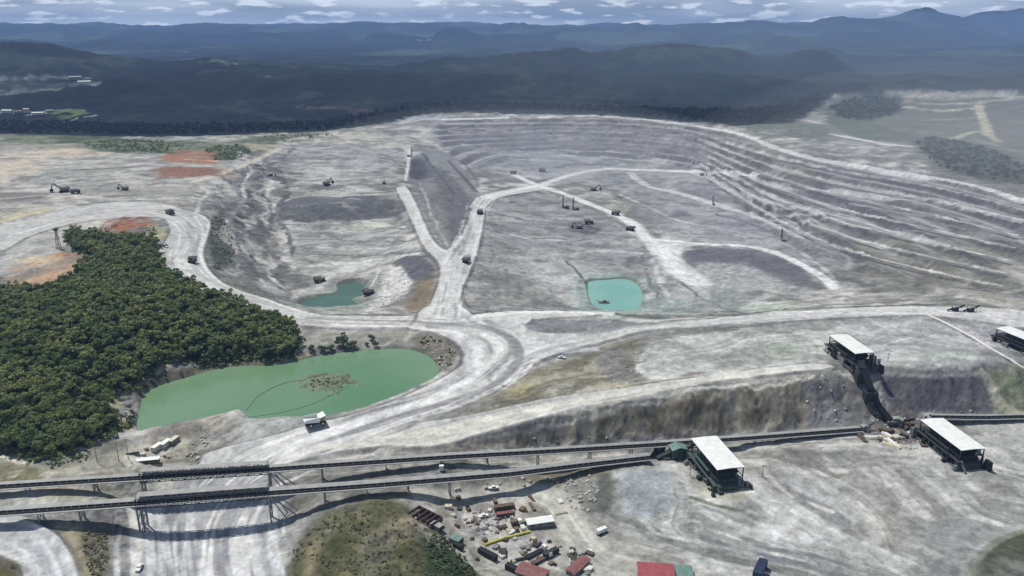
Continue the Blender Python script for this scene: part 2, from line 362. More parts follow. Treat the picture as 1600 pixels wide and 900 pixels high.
def poly(pts, col, a=1., f=4., n=0., ns=None, smooth=True, wob=None, sc=1., A=None):
    x, y = poly_world(pts, Z if A is None else A, smooth); S, D = sd_poly(x, y, f * 2 + 5, f if wob is None else wob)
    m = sstep(f, -f, D) * a
    if n: m = m * (1 - n + n * 2 * sstep(.3, .7, (ns if ns is not None else n2)[S]))
    mix(S, m, col, sc); return S, D
def line(pts, wd, col, a=1., f=None, n=0., wob=1.5, side=0, broken=0):
    x, y = line_world(pts, Z); f = wd * .5 if f is None else f
    S, D, SG, TT, tot = sd_line(x, y, wd + f + 6, wob); h = wd / 2
    m = sstep(h + f * .5, h - f * .5, D) * a
    if n: m = m * (1 - n + n * 2 * sstep(.3, .7, n2[S]))
    if broken: m = m * sstep(.5 - .2, .5 + .1, vnoise(TT / broken, TT * 0, 77))
    mix(S, m, col); return S, D, SG, TT
def tracks(pts, wd, lo, hi, a=.6, freq=.35, seed=0, along=60):
    """wheel-worn streaks running along a haul road"""
    x, y = line_world(pts, Z); S, D, SG, TT, tot = sd_line(x, y, wd, 1.0); s = D * SG
    v = vnoise(s * freq + 50, TT / along, seed) * .6 + vnoise(s * freq * 2.7 + 90, TT / (along * .6), seed + 3) * .4
    m = sstep(wd / 2, wd / 2 * .75, D) * a * sstep(0, 12, TT) * sstep(0, 12, tot - TT)
    mix(S, m * sstep(.45, .2, v), lo); mix(S, m * sstep(.5, .75, v), hi)
W = (226,227,230); LG = (196,197,200); MG = (165,166,170); DG = (122,123,130); BR = (128,120,100)
# --- right/far benched wall: light treads, darker faces, bench shading put into the colour
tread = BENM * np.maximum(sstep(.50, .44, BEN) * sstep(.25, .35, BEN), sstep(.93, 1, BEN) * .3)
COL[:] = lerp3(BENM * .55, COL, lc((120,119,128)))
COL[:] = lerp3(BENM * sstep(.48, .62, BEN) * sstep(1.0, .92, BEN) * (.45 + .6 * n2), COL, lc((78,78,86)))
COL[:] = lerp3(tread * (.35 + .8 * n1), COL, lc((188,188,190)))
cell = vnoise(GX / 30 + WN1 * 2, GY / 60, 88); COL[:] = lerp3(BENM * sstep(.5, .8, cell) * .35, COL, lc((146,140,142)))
poly([(1180,200),(1320,210),(1480,240),(1560,300),(1600,320),(1600,280),(1500,230),(1400,215),(1250,190)], (112,112,108), .7, 20, .3)
poly([(1090,205),(1180,225),(1280,250),(1250,290),(1180,280),(1120,255)], (134,138,122), .5, 22, .4)
poly([(1330,380),(1450,370),(1600,400),(1600,470),(1450,450),(1360,430)], (126,126,112), .55, 25, .5)
poly([(1560,405),(1600,415),(1620,450),(1590,440)], (190,188,186), .8, 8)
poly([(820,190),(1000,195),(1080,225),(960,238),(820,240),(760,215)], (122,116,124), .55, 20, .5, n4)
# --- pit floors
poly([(760,255),(900,243),(1060,262),(1200,330),(1300,400),(1250,430),(1100,345),(960,300),(850,275),(780,275)], (160,161,168), .6, 25, .4)
poly([(1000,320),(1120,330),(1220,370),(1180,384),(1090,380),(1000,350)], (150,151,160), .6, 20, .3)
poly([(760,315),(850,305),(920,325),(990,360),(1020,400),(1040,450),(1000,440),(900,430),(820,450),(760,440),(755,360)], (150,148,156), .55, 20, .45)
poly([(745,400),(800,380),(840,420),(880,470),(860,484),(770,484),(735,480),(728,450)], (152,152,150), .7, 14, .4)
poly([(810,410),(870,400),(900,440),(915,462),(880,470),(840,440)], (196,197,200), .7, 12, .6, n4)
poly([(1035,395),(1060,388),(1075,410),(1100,432),(1160,455),(1200,480),(1120,486),(1060,480),(1040,450),(1050,430)], (180,182,186), .8, 12, .4)
poly([(1062,398),(1110,388),(1190,392),(1240,412),(1270,440),(1200,430),(1140,425),(1090,430)], (118,118,128), .85, 5, .1)
poly([(1085,412),(1130,406),(1180,412),(1230,432),(1270,452),(1180,445),(1120,440)], (158,160,164), .7, 10, .3)
poly([(1125,442),(1150,450),(1160,470),(1190,486),(1130,485),(1105,470)], (124,134,134), .6, 8, .3)
poly([(1160,480),(1200,470),(1260,474),(1300,472),(1250,484),(1170,490)], (196,206,198), .7, 8, .4)
poly([(1020,470),(1060,465),(1100,480),(1100,490),(1020,492)], (146,160,158), .6, 6, .3)
line([(870,385),(888,410),(905,428),(915,442)], 4, (92,98,98), .8)
line([(866,378),(884,405),(900,425),(912,440)], 3, (188,196,186), .6)
poly([(905,430),(1010,430),(1030,470),(1010,492),(910,490)], (150,170,164), .6, 14, .3)
for i, (u, v, a, b) in enumerate([(930,352,20,5),(860,355,18,5),(1060,335,22,7),(900,300,20,6),(830,310,14,4),(1100,300,30,6),(740,345,8,12),(990,420,8,14),(1150,350,26,6),(780,440,12,10)]):
    poly([(u-a,v),(u,v-b),(u+a,v),(u,v+b)], (118,120,128), .55, 10, .4)
line([(905,358),(950,364),(985,362)], 9, (190,192,196), .7)
line([(900,395),(960,392),(1000,396)], 12, (182,184,190), .6, n=.5)
line([(780,475),(850,482),(920,488),(980,492),(1060,494),(1130,492)], 9, (120,124,124), .8)
# left pit
poly([(410,232),(470,218),(540,212),(640,215),(640,235),(600,262),(500,268),(430,262)], (158,156,162), .6, 14, .3)
poly([(520,214),(640,215),(655,222),(640,232),(560,228)], (196,194,184), .6, 6, .4)
poly([(500,262),(560,252),(610,262),(618,285),(560,288),(490,290),(450,296)], (184,185,188), .6, 8, .4)
poly([(445,318),(480,305),(560,312),(612,312),(632,325),(618,340),(560,345),(500,345),(440,342)], (116,118,124), .85, 7, .25)
poly([(460,345),(540,350),(610,348),(640,380),(650,395),(600,400),(520,400),(470,420),(440,400)], (170,171,174), .6, 12, .5)
poly([(530,350),(600,346),(608,352),(560,360),(532,358)], (198,204,192), .7, 5, .3)
poly([(470,405),(520,395),(600,398),(640,402),(560,410),(520,425),(480,428)], (136,140,134), .6, 8, .3)
poly([(470,418),(540,405),(660,395),(600,412),(540,432),(500,435)], (204,205,204), .8, 6, .4)
poly([(335,338),(350,335),(362,360),(368,400),(350,420),(335,425),(328,400)], (84,90,78), .85, 8, .35)
poly([(360,250),(400,235),(440,270),(450,330),(440,400),(470,440),(440,465),(400,455),(370,430),(350,350)], (128,128,132), .5, 14, .7, n2)
poly([(370,270),(395,275),(420,330),(400,340),(380,320)], (108,108,112), .7, 10, .6)
poly([(400,380),(450,380),(455,440),(430,460),(400,440)], (196,195,192), .4, 8, .9, n2)
poly([(455,455),(500,448),(520,456),(480,466),(455,470)], (206,206,202), .9, 4, .3)
poly([(618,410),(640,400),(662,405),(676,420),(672,440),(650,445),(630,430)], (112,112,122), .9, 4, .1)
poly([(650,440),(676,425),(680,445),(665,480),(640,490),(630,480),(645,460)], (140,124,104), .8, 5, .4)
poly([(600,420),(625,412),(645,440),(640,455),(615,470),(585,485),(560,490),(590,460)], (206,206,206), .85, 5, .4, n3)
poly([(570,430),(598,425),(600,450),(582,460),(575,450)], (140,152,146), .6, 5, .3)
line([(588,428),(600,418),(608,414)], 3, W, .9); line([(578,450),(590,430)], 3, W, .7)
poly([(455,468),(530,450),(575,440),(585,470),(560,490),(470,492)], (150,160,152), .5, 8, .3)
line([(470,490),(540,492),(600,492),(655,492),(675,470),(686,438)], 5, (100,98,100), .75)
# wedge between the two ramps; shade on its right faces put into the colour
poly([(640,250),(690,235),(745,290),(742,320),(728,370),(708,395),(685,380),(660,330),(645,290)], (132,132,136), .75, 7, .3)
for k in range(6): line([(655+9*k,300+4*k),(680+8*k,338+5*k),(700+5*k,358+3*k)], 2.5, (108,108,112), .5)
poly([(634,256),(648,247),(664,250),(676,264),(668,278),(650,282),(636,274)], (66,70,78), .9, 12, .1)
line([(660,240),(690,275),(712,305)], 9, (74,76,84), .9); line([(672,250),(700,285),(718,310)], 6, (150,150,156), .6)
line([(700,250),(725,278),(745,300)], 8, (84,86,94), .8); line([(690,238),(730,260),(748,292)], 8, (108,108,116), .7)
# --- plateau at the upper left
poly([(0,232),(120,226),(260,235),(390,240),(360,270),(300,290),(290,330),(250,325),(120,320),(0,345)], (186,186,184), .6, 20, .4)
poly([(0,245),(40,235),(110,232),(130,238),(60,255),(20,275),(10,285),(0,290)], (202,192,180), .8, 8, .3)
line([(10,285),(5,270),(30,252),(80,240),(125,237)], 14, (208,200,188), .7); line([(20,275),(40,290),(60,300),(90,303)], 10, (206,200,190), .6)
poly([(40,262),(100,256),(190,262),(200,270),(110,276),(50,272)], (160,168,162), .6, 10, .3)
line([(115,266),(160,264),(195,262)], 16, (128,122,118), .75, n=.4)
poly([(0,302),(80,302),(60,312),(0,318)], (118,116,116), .7, 6, .4)
poly([(130,310),(185,312),(180,318),(140,318)], (130,130,130), .6, 5, .4)
poly([(0,330),(80,322),(90,330),(40,345),(0,360)], (180,176,152), .6, 6, .5)
line([(0,356),(40,348),(80,336)], 8, (126,122,98), .6)
poly([(250,262),(330,262),(350,268),(310,276),(250,275)], (148,98,80), .9, 7, .3)
poly([(262,238),(310,234),(345,248),(342,256),(280,254),(250,248)], (166,112,88), .8, 8, .3)
line([(290,249),(340,252)], 10, (214,170,150), .8)
poly([(0,212),(120,210),(250,220),(420,212),(540,208),(520,218),(440,224),(380,244),(330,246),(270,240),(200,240),(100,228),(0,226)], (98,108,84), .85, 8, .6, n2)
poly([(130,225),(200,218),(280,226),(260,238),(180,236)], (78,96,62), .8, 8, .4)
poly([(320,232),(380,228),(392,238),(365,250),(330,248)], (70,86,60), .9, 5, .2)
poly([(0,222),(60,226),(120,224),(110,232),(0,236)], (172,168,162), .8, 7, .5)
poly([(290,216),(360,211),(390,216),(340,222)], (190,192,188), .8, 7, .5)
poly([(430,222),(500,210),(560,206),(600,210),(640,214),(560,217),(480,224)], (188,186,176), .7, 7, .5)
line([(436,232),(410,246),(370,262),(330,275),(300,285)], 12, (214,208,194), .9)
line([(520,206),(545,222)], 8, (206,202,190), .9); line([(620,220),(634,232),(636,245)], 7, (204,204,202), .9); line([(600,245),(560,246)], 8, (200,202,204), .5)
poly([(380,225),(400,222),(432,228),(425,238),(400,240)], (178,172,150), .7, 6, .4)
poly([(0,380),(80,360),(140,350),(200,345),(180,360),(110,370),(90,400),(60,420),(0,430)], (184,184,184), .75, 8, .3)
# --- ground south of the main road: brownish slopes
poly([(700,650),(790,595),(850,572),(900,556),(960,536),(1000,530),(990,560),(1000,590),(1060,600),(980,608),(880,620),(790,638),(730,648)], (138,134,120), .9, 5, .35)
poly([(945,545),(990,540),(985,570),(1000,600),(960,600),(935,575)], (128,128,130), .8, 8, .2)
poly([(800,605),(840,598),(842,615),(810,625),(780,622)], (164,158,128), .8, 6, .3)
poly([(940,602),(985,600),(990,608),(950,612)], (166,158,128), .8, 5, .3); poly([(850,608),(930,606),(960,612),(880,618)], (192,190,180), .7, 5, .3)
poly([(640,668),(740,628),(780,610),(790,625),(730,645),(670,662)], (130,130,132), .7, 5, .5)
# pad
poly([(995,565),(1000,545),(1040,528),(1120,516),(1220,512),(1300,520),(1300,560),(1300,574),(1200,578),(1110,588),(1060,592),(1010,588)], (188,191,190), .9, 6, .35)
poly([(1018,530),(1050,520),(1160,508),(1155,516),(1080,522),(1030,536)], (112,116,112), .9, 3, .2)
line([(998,560),(1000,580),(1020,590),(1050,590)], 6, (214,215,216), .8, n=.4)
poly([(1060,590),(1075,582),(1110,584),(1105,594),(1050,600),(1040,594)], (128,122,120), .9, 3, .2)
poly([(1200+24*math.cos(t_)+23,548+11*math.sin(t_)) for t_ in np.arange(0,6.28,.4)], (190,204,190), .7, 5, .3); [line([(1223+r_*math.cos(t_),549+r_*.45*math.sin(t_)) for t_ in np.arange(s_,s_+4.2,.4)], 2.5, c_, .55, n=.5) for r_,s_,c_ in ((30,1.,(130,140,130)),(42,3.,(156,160,156)),(56,4.5,(150,154,150)),(70,2.5,(206,208,204)))]
line([(1150,520),(1190,528),(1165,545),(1160,560),(1185,572)], 4, (152,158,152), .5); 
line([(1290,545),(1268,555),(1272,568),(1296,572)], 6, (210,212,214), .7)
# right of the pad
poly([(1310,500),(1450,490),(1560,500),(1600,530),(1600,570),(1540,570),(1400,570),(1360,560),(1340,520)], (172,173,180), .8, 8, .35)
poly([(1390,550),(1480,545),(1540,560),(1440,570),(1390,570)], (186,194,186), .6, 8, .4)
poly([(1300,498),(1320,505),(1290,518),(1200,520),(1195,508)], (150,150,152), .7, 5, .3)
line([(1310,512),(1345,508),(1352,515),(1330,522),(1360,520),(1375,516)], 4, (206,207,210), .7)
poly([(1440,478),(1520,480),(1600,490),(1600,505),(1530,495),(1440,492)], (150,150,158), .6, 5, .4)
# lighter band roads behind the pit edge
line([(960,490),(1040,498),(1120,496),(1200,486),(1320,480),(1450,476),(1540,478),(1600,492)], 9, (104,108,104), .85, n=.2)
line([(1180,478),(1280,470),(1340,468)], 10, (150,148,136), .6)
# --- brown highwall face
hw = [(690,706),(760,686),(860,657),(960,636),(1060,619),(1150,605),(1240,594),(1300,586),(1335,600),(1352,660),(1230,668),(1120,675),(1000,682),(880,690),(780,700)]
S, D = poly(hw, (124,121,113), .95, 2.5, 0)
mm = sstep(1, -3, D); st_ = fbm(GX[S] + WN1[S] * 30, GY[S] * .35, 26, 4, 91); s2 = fbm(GX[S] + WN2[S] * 14, GY[S] * .3, 7, 4, 92)
mix(S, mm * sstep(.5, .64, st_) * .85, (116,116,118)); mix(S, mm * sstep(.54, .72, s2) * .8, (86,84,72)); mix(S, mm * sstep(.46, .30, s2) * .6, (152,147,132)); mix(S, mm * sstep(.42, .3, st_) * .4, (116,106,84)); lay = vnoise(Z[S] / 2.2 + WN1[S] * 3, GX[S] / 60, 95); mix(S, mm * sstep(.6, .8, lay) * .45, (92,88,78)); mix(S, mm * sstep(.35, .15, lay) * .35, (160,156,144)); mix(S, sstep(2, -1, D) * sstep(-6, -2, D) * sstep(.45, .6, n3[S]) * .4, (168,166,158))
S_, D_ = poly([(1255,592),(1300,586),(1330,600),(1352,660),(1270,668),(1262,630)], (128,129,132), .85, 4, .2)
poly([(690,706),(760,686),(860,657),(870,668),(800,690),(720,706)], (116,114,112), .8, 4, .2)
poly([(690,700),(790,672),(860,652),(1000,624),(1120,602),(1250,583),(1300,580),(1310,588),(1240,592),(1150,603),(1060,617),(960,634),(860,655),(760,684)], (132,134,132), .9, 3, .2)
line([(1150,602),(1200,594),(1262,588)], 3, (176,172,150), .7)
# second highwall
poly([(1375,582),(1400,584),(1460,587),(1530,582),(1548,610),(1556,640),(1553,650),(1500,647),(1440,645),(1400,650),(1380,620)], (98,96,104), .95, 3, .1)
poly([(1375,572),(1460,576),(1560,568),(1600,566),(1600,576),(1530,583),(1460,589),(1400,585)], (108,108,112), .8, 3, .2); line([(1380,583),(1460,588),(1530,582),(1580,576)], 3, (150,150,152), .8)
poly([(1532,582),(1600,575),(1600,650),(1557,648),(1550,612)], (120,126,108), .85, 4, .3); line([(1540,585),(1556,620),(1580,645),(1600,650)], 8, (176,176,160), .8)
# --- lower floor at the right
poly([(960,722),(1060,728),(1090,760),(1180,775),(1250,700),(1350,690),(1600,690),(1700,700),(1700,960),(1250,960),(1100,880),(960,820),(930,770)], (186,188,190), .75, 10, .35)
poly([(975,745),(1010,735),(1045,742),(1045,790),(1010,806),(980,800),(970,770)], (166,172,180), .9, 6)
poly([(938,742),(955,738),(958,780),(945,800),(925,798),(930,770)], (108,112,106), .9, 3, .2)
poly([(1000,800),(1020,790),(1040,792),(1025,806),(1020,825),(1000,828),(995,812)], (132,134,144), .8, 4, .2)
for k in range(7):
    r0 = 14 + 9 * k; line([(1085 + r0 * math.cos(a_) * 1.25, 825 + r0 * math.sin(a_) * .45) for a_ in np.linspace(2.2, 5.6, 12)], 1.2, (206,210,208) if k % 2 else (168,172,172), .6)
poly([(1350,700),(1420,735),(1440,790),(1400,840),(1330,830),(1340,760)], (162,162,158), .6, 10, .5)
poly([(1530,762),(1560,755),(1585,770),(1560,784),(1530,780)], (142,140,138), .7, 4)
poly([(1520,880),(1560,845),(1620,830),(1700,850),(1700,960),(1510,960)], (84,88,76), .95, 4, .4); line([(1505,960),(1516,890),(1550,850),(1600,830),(1660,825)], 4, (132,134,120), .9)
poly([(1390,850),(1440,810),(1600,770),(1700,780),(1700,850),(1600,825),(1540,850),(1505,900),(1500,960),(1370,960)], (146,149,150), .8, 6, .2)
poly([(1090,752),(1160,755),(1180,770),(1150,782),(1110,780),(1085,768)], (176,178,156), .6, 5)
poly([(1160,690),(1340,672),(1430,660),(1420,690),(1330,690),(1250,706),(1160,712)], (146,145,144), .7, 5, .4)
poly([(1400,640),(1440,650),(1440,690),(1380,690),(1350,670),(1370,650)], (112,108,108), .8, 4, .5)
poly([(1540,655),(1600,656),(1700,660),(1700,760),(1560,740),(1530,700)], (176,177,176), .8, 6, .3)
line([(1160,700),(1240,690),(1310,684),(1345,680)], 5, (208,208,208), .8)
# strip by the conveyors
line([(560,760),(680,752),(790,733),(900,722),(1015,712)], 5, (206,205,202), .9); 
poly([(560,775),(680,760),(800,742),(940,730),(1000,724),(930,745),(880,765),(800,757),(700,765),(600,785)], (134,128,112), .85, 4, .5)
poly([(860,765),(900,748),(940,745),(935,790),(920,800),(880,780)], (150,148,142), .7, 4, .7, n3)
poly([(480,735),(640,728),(700,722),(640,742),(560,755),(490,752)], (136,134,128), .6, 4, .5)
# yard
poly([(640,772),(720,765),(860,765),(905,790),(935,850),(1000,880),(1080,960),(760,960),(730,860),(690,810)], (182,180,176), .9, 5, .35)
poly([(715,805),(765,790),(800,815),(800,832),(760,838),(730,832)], (146,147,152), .9, 3, .3, n3)
poly([(780,790),(830,783),(858,800),(860,822),(830,828),(795,828)], (160,156,152), .8, 4, .5, n3)
poly([(765,845),(830,828),(860,850),(830,880),(790,882)], (176,176,182), .8, 4, .3)
poly([(880,850),(915,845),(945,860),(975,880),(960,900),(930,900),(900,890)], (160,168,166), .8, 5)
poly([(650,800),(700,835),(760,880),(800,910),(740,905),(700,860),(660,825)], (128,128,122), .8, 3, .4)
# --- vegetated mound
S, D = poly([(440,905),(450,880),(470,840),(500,805),(560,785),(600,778),(640,790),(665,812),(700,845),(735,878),(765,915),(760,980),(430,980)], (96,98,74), .95, 4, .15)
mm = sstep(1, -4, D); mix(S, mm * sstep(.5, .75, n2[S]) * .8, (72,76,52)); mix(S, mm * sstep(.55, .8, n3[S]) * .4, (130,124,98)); mix(S, mm * sstep(.62, .8, n4[S]) * .6, (136,128,104))
poly([(600,820),(640,810),(660,820),(650,838),(610,835)], (150,142,124), .7, 4, .5)
poly([(480,900),(470,870),(500,815),(540,790),(520,810),(495,870),(500,900)], (136,128,106), .6, 4, .5)
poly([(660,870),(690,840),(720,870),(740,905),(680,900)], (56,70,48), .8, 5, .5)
# --- lower left
poly([(80,825),(120,822),(135,850),(145,900),(150,960),(110,960),(105,880)], (190,180,150), .9, 3, .3)
poly([(125,825),(160,820),(170,860),(165,900),(160,960),(140,960),(138,880)], (120,118,96), .85, 4, .6, n3)
poly([(60,812),(90,830),(118,880),(130,960),(112,960),(105,890),(80,850),(50,830)], (120,121,128), .9, 3, .2)
poly([(-60,866),(0,868),(35,880),(60,905),(70,960),(-60,960)], (104,98,72), .95, 3, .4); line([(-60,862),(0,864),(35,877),(62,903),(75,960)], 3, (204,196,176), .8)
poly([(0,716),(40,722),(60,730),(200,700),(200,690),(230,700),(330,680),(330,730),(200,745),(0,750)], (164,162,152), .9, 4, .4)
line([(-30,705),(0,712),(25,722),(45,722),(55,716)], 2.5, (226,222,206), .95)
poly([(0,728),(60,728),(70,748),(0,752)], (120,118,96), .7, 4, .6)
poly([(60,722),(110,712),(160,690),(200,694),(140,715),(80,735)], (120,122,110), .8, 4, .6, n3)
poly([(230,690),(290,672),(370,652),(372,660),(310,680),(240,705)], (146,138,116), .8, 4, .4)
poly([(205,700),(270,700),(290,680),(300,712),(280,730),(220,732),(190,722)], (190,188,178), .8, 4, .3)
line([(228,680),(300,662),(370,642)], 2, (170,148,124), .7); line([(320,668),(345,652),(375,640)], 3, (206,200,186), .8)
poly([(285,725),(290,700),(310,680),(325,672),(330,690),(318,712),(300,732)], (142,142,132), .9, 3, .5, n3)
for k in range(5): line([(330+12*k,728),(340+12*k,700),(362+10*k,680),(380+10*k,668)], 1.6, (140,142,140) if k%2 else (186,188,190), .7)
poly([(50,760),(180,762),(200,780),(100,782),(60,775)], (176,172,158), .8, 4, .4); poly([(0,770),(40,770),(60,785),(0,785)], (150,156,146), .6, 4)
# pond banks
line([(265,570),(245,580),(228,592),(215,605),(200,612),(185,622),(178,640),(188,660),(200,672)], 6, (176,170,148), .85, n=.3)
poly([(216,606),(240,590),(330,566),(420,556),(470,550),(480,558),(440,568),(370,572),(300,586),(240,602),(218,620)], (92,86,68), .9, 3, .35)
line([(350,570),(400,563),(445,562),(480,556),(490,548)], 3, (168,160,136), .8); line([(585,545),(610,535),(640,520)], 3, (186,184,170), .9)
poly([(470,515),(540,518),(640,516),(640,525),(580,540),(500,545),(470,540)], (160,158,152), .8, 4, .4)
poly([(640,528),(670,520),(700,530),(716,555),(705,575),(690,580),(670,560),(655,552)], (128,122,110), .9, 4, .5)
line([(715,540),(722,556),(712,578),(672,600),(610,627),(540,650),(470,662),(400,664)], 3.5, (104,108,102), .85)
poly([(380,640),(440,652),(500,656),(480,668),(400,690),(330,715),(320,700),(360,670)], (172,176,176), .8, 5, .35)
line([(470,500),(520,512),(540,515)], 6, (140,142,142), .6)
# streaks left by blades, water and wheels, each patch with its own direction
rg_ = random.Random(4)
def streaks(region, p, q, wl, lo, hi, a=.6, el=9, seed=0, f=8):
    (x0, y0, _), (x1, y1, _) = [tuple(float(t_[0]) for t_ in unproj(*k_)) for k_ in (p, q)]
    th = math.atan2(y1 - y0, x1 - x0); c_, s_ = math.cos(th), math.sin(th)
    px_, py_ = poly_world(region, Z); S, D = sd_poly(px_, py_, f * 2 + 5, f); m = sstep(f, -f, D) * a
    X_ = GX[S] + WN1[S] * wl * 2.5; Y_ = GY[S] + WN2[S] * wl * 2.5; al = X_ * c_ + Y_ * s_; ac = -X_ * s_ + Y_ * c_
    v = fbm(al / el, ac, wl, 4, 800 + seed, .6); mix(S, m * sstep(.47, .34, v), lo); mix(S, m * sstep(.53, .66, v), hi)
D_, H2 = (110,110,112), (214,214,212)
streaks([(1040,735),(1180,740),(1250,710),(1420,720),(1560,800),(1400,900),(1200,880),(1050,830),(960,800)], (1180,745), (1330,850), 9, (140,140,140), (206,207,205), .38, 9, 1)
streaks([(960,722),(1180,735),(1180,775),(1060,790),(970,800)], (960,750), (1150,790), 9, (140,142,142), H2, .35, 6, 2)
streaks([(1180,690),(1420,690),(1600,700),(1600,800),(1400,760),(1200,740)], (1180,705), (1420,700), 7, (118,118,116), (200,199,196), .42, 9, 3)
streaks([(1000,840),(1200,880),(1400,900),(1400,960),(1050,960)], (1000,840), (1250,900), 7, (120,120,122), H2, .4, 12, 4)
streaks([(1000,540),(1120,515),(1310,510),(1310,575),(1100,588),(1010,585)], (1010,570), (1300,545), 9, (140,142,140), (210,212,210), .5, 4, 5)
streaks([(1320,500),(1600,500),(1600,570),(1370,570)], (1330,520), (1590,560), 9, (134,134,142), (202,202,206), .55, 4, 6)
streaks([(420,225),(640,220),(620,300),(640,395),(500,430),(440,400),(400,300)], (430,300), (620,300), 16, (112,113,116), (208,208,204), .45, 3, 7, 20)
streaks([(760,310),(980,345),(1040,420),(1040,480),(740,485),(730,400)], (760,420), (1000,420), 16, (116,115,122), (206,206,208), .34, 2.5, 8, 20)
streaks([(750,255),(1060,262),(1250,370),(1300,430),(1100,380),(960,300)], (800,280), (1100,300), 22, (122,122,130), (196,196,200), .32, 2.5, 9, 25)
streaks([(0,246),(240,248),(250,280),(340,284),(400,262),(300,300),(300,330),(0,370)], (0,290), (300,285), 18, (122,120,118), (208,204,194), .5, 3.5, 10, 25)
streaks([(700,190),(1000,192),(1180,230),(1250,290),(1080,265),(780,250)], (800,220), (1000,222), 20, (96,92,98), (190,188,190), .5, 3, 11, 20)
streaks([(1262,156),(1400,145),(1600,148),(1700,160),(1700,300),(1480,250),(1330,205)], (1400,190), (1600,195), 26, (74,84,70), (150,150,138), .6, 4, 19, 25)
streaks([(0,206),(250,214),(430,208),(440,222),(380,244),(240,240),(0,228)], (0,220), (400,222), 24, (62,78,52), (140,142,118), .6, 3, 20, 20)
streaks([(1180,235),(1430,275),(1620,320),(1620,470),(1400,440),(1250,380)], (1250,270), (1550,325), 12, (92,91,96), (184,183,184), .28, 5, 12, 20)
streaks([(350,250),(420,240),(450,300),(440,440),(380,430),(335,340)], (360,260), (420,440), 14, (98,98,100), (200,198,194), .7, 3, 13, 12)
streaks([(380,655),(470,668),(400,690),(330,715),(310,690)], (330,710), (470,660), 6, (140,142,142), (206,208,208), .6, 5, 14, 4)
streaks([(700,640),(900,560),(1000,530),(1000,595),(900,620),(760,645)], (720,640), (980,560), 9, (104,102,90), (172,169,156), .7, 4, 15, 5)
streaks([(440,725),(700,700),(1000,690),(940,730),(700,762),(460,790)], (450,745), (900,715), 7, (110,108,98), (196,194,186), .6, 4, 16, 5)
streaks([(640,770),(880,765),(930,830),(1000,890),(900,960),(700,860)], (700,770), (900,850), 8, (140,136,130), (212,210,204), .6, 2, 17, 5)
streaks([(0,735),(200,725),(380,655),(330,730),(200,750),(0,755)], (0,745), (300,690), 7, (122,118,102), (200,196,182), .6, 4, 18, 4)
for pts_, w_, sd_, a_ in [([(1150,735),(1195,775),(1260,815),(1340,850),(1460,900)], 30, 31, .55), ([(1075,790),(1140,820),(1220,850),(1330,885),(1450,930)], 26, 32, .6), ([(1350,715),(1400,755),(1435,790),(1450,815)], 26, 33, .55),
    ([(1050,745),(1070,790),(1060,820),(1100,850),(1180,868),(1290,890)], 16, 34, .5), ([(1440,720),(1490,760),(1530,800),(1600,825)], 22, 35, .5), ([(1180,700),(1300,695),(1420,705),(1560,730),(1650,760)], 18, 36, .5), ([(1250,730),(1330,770),(1380,820),(1400,880)], 16, 37, .45),
    ([(1020,560),(1120,545),(1180,525),(1290,515)], 22, 38, .45), ([(1330,560),(1420,535),(1500,520),(1600,535)], 24, 39, .45), ([(450,745),(560,735),(680,722),(900,712),(1010,708)], 9, 40, .6)]:
    tracks(pts_, w_, (132,132,134), (216,217,216), a_, .3, sd_, 70)
# red earth
poly([(148,362),(160,348),(195,338),(228,340),(232,352),(210,372),(160,374)], (146,104,86), .85, 8, .75, n2, wob=26)
line([(165,362),(200,352),(225,350)], 3, (190,120,84), .7); 
poly([(0,440),(40,412),(80,398),(110,392),(150,404),(120,430),(90,450),(40,458),(0,456)], (186,156,130), .8, 10, .7, n2, wob=26)
poly([(90,402),(110,392),(150,404),(130,414)], (156,114,92), .75, 8, .7, n2, wob=22); poly([(0,446),(50,444),(100,446),(80,462),(0,462)], (128,92,76), .85, 4, .3)
poly([(232,350),(262,365),(268,372),(240,376),(225,370)], (170,170,130), .7, 4, .3)
poly([(250,262),(330,262),(350,268),(310,276),(250,275)], (146,114,100), .8, 22, .8, n4, wob=80)
poly([(262,238),(310,234),(345,248),(342,256),(280,254),(250,248)], (158,126,108), .7, 22, .8, n4, wob=80)
line([(290,249),(340,252)], 9, (210,172,150), .8)
line([(316,348),(306,332),(312,315),(326,300),(312,290)], 6, (206,205,200), .8, n=.3)
for u_, v_, a_, b_, c_ in [(30,262,50,10,(206,194,178)),(110,240,60,8,(204,190,172)),(40,342,60,10,(196,190,160)),(60,408,40,8,(200,186,160)),(230,300,60,8,(150,150,148)),(150,290,60,6,(140,140,138))]: poly([(u_-a_,v_),(u_,v_-b_),(u_+a_,v_),(u_,v_+b_)], c_, .55, 12, .5)
# ledges of the far wall, their light and shade put into the colour
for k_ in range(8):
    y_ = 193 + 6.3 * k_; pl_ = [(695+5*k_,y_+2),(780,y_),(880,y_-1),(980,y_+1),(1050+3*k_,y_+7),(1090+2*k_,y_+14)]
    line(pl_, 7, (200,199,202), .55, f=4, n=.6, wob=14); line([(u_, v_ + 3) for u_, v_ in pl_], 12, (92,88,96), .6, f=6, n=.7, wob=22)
for k_ in range(26):
    u_ = 700 + rg_.uniform(0, 380); v_ = 192 + rg_.uniform(0, 44); poly([(u_-14,v_),(u_,v_-3),(u_+14,v_+1),(u_,v_+4)], [(120,104,108),(96,94,100),(188,184,186),(126,120,112)][k_ % 4], .5, 10, .6, wob=30)
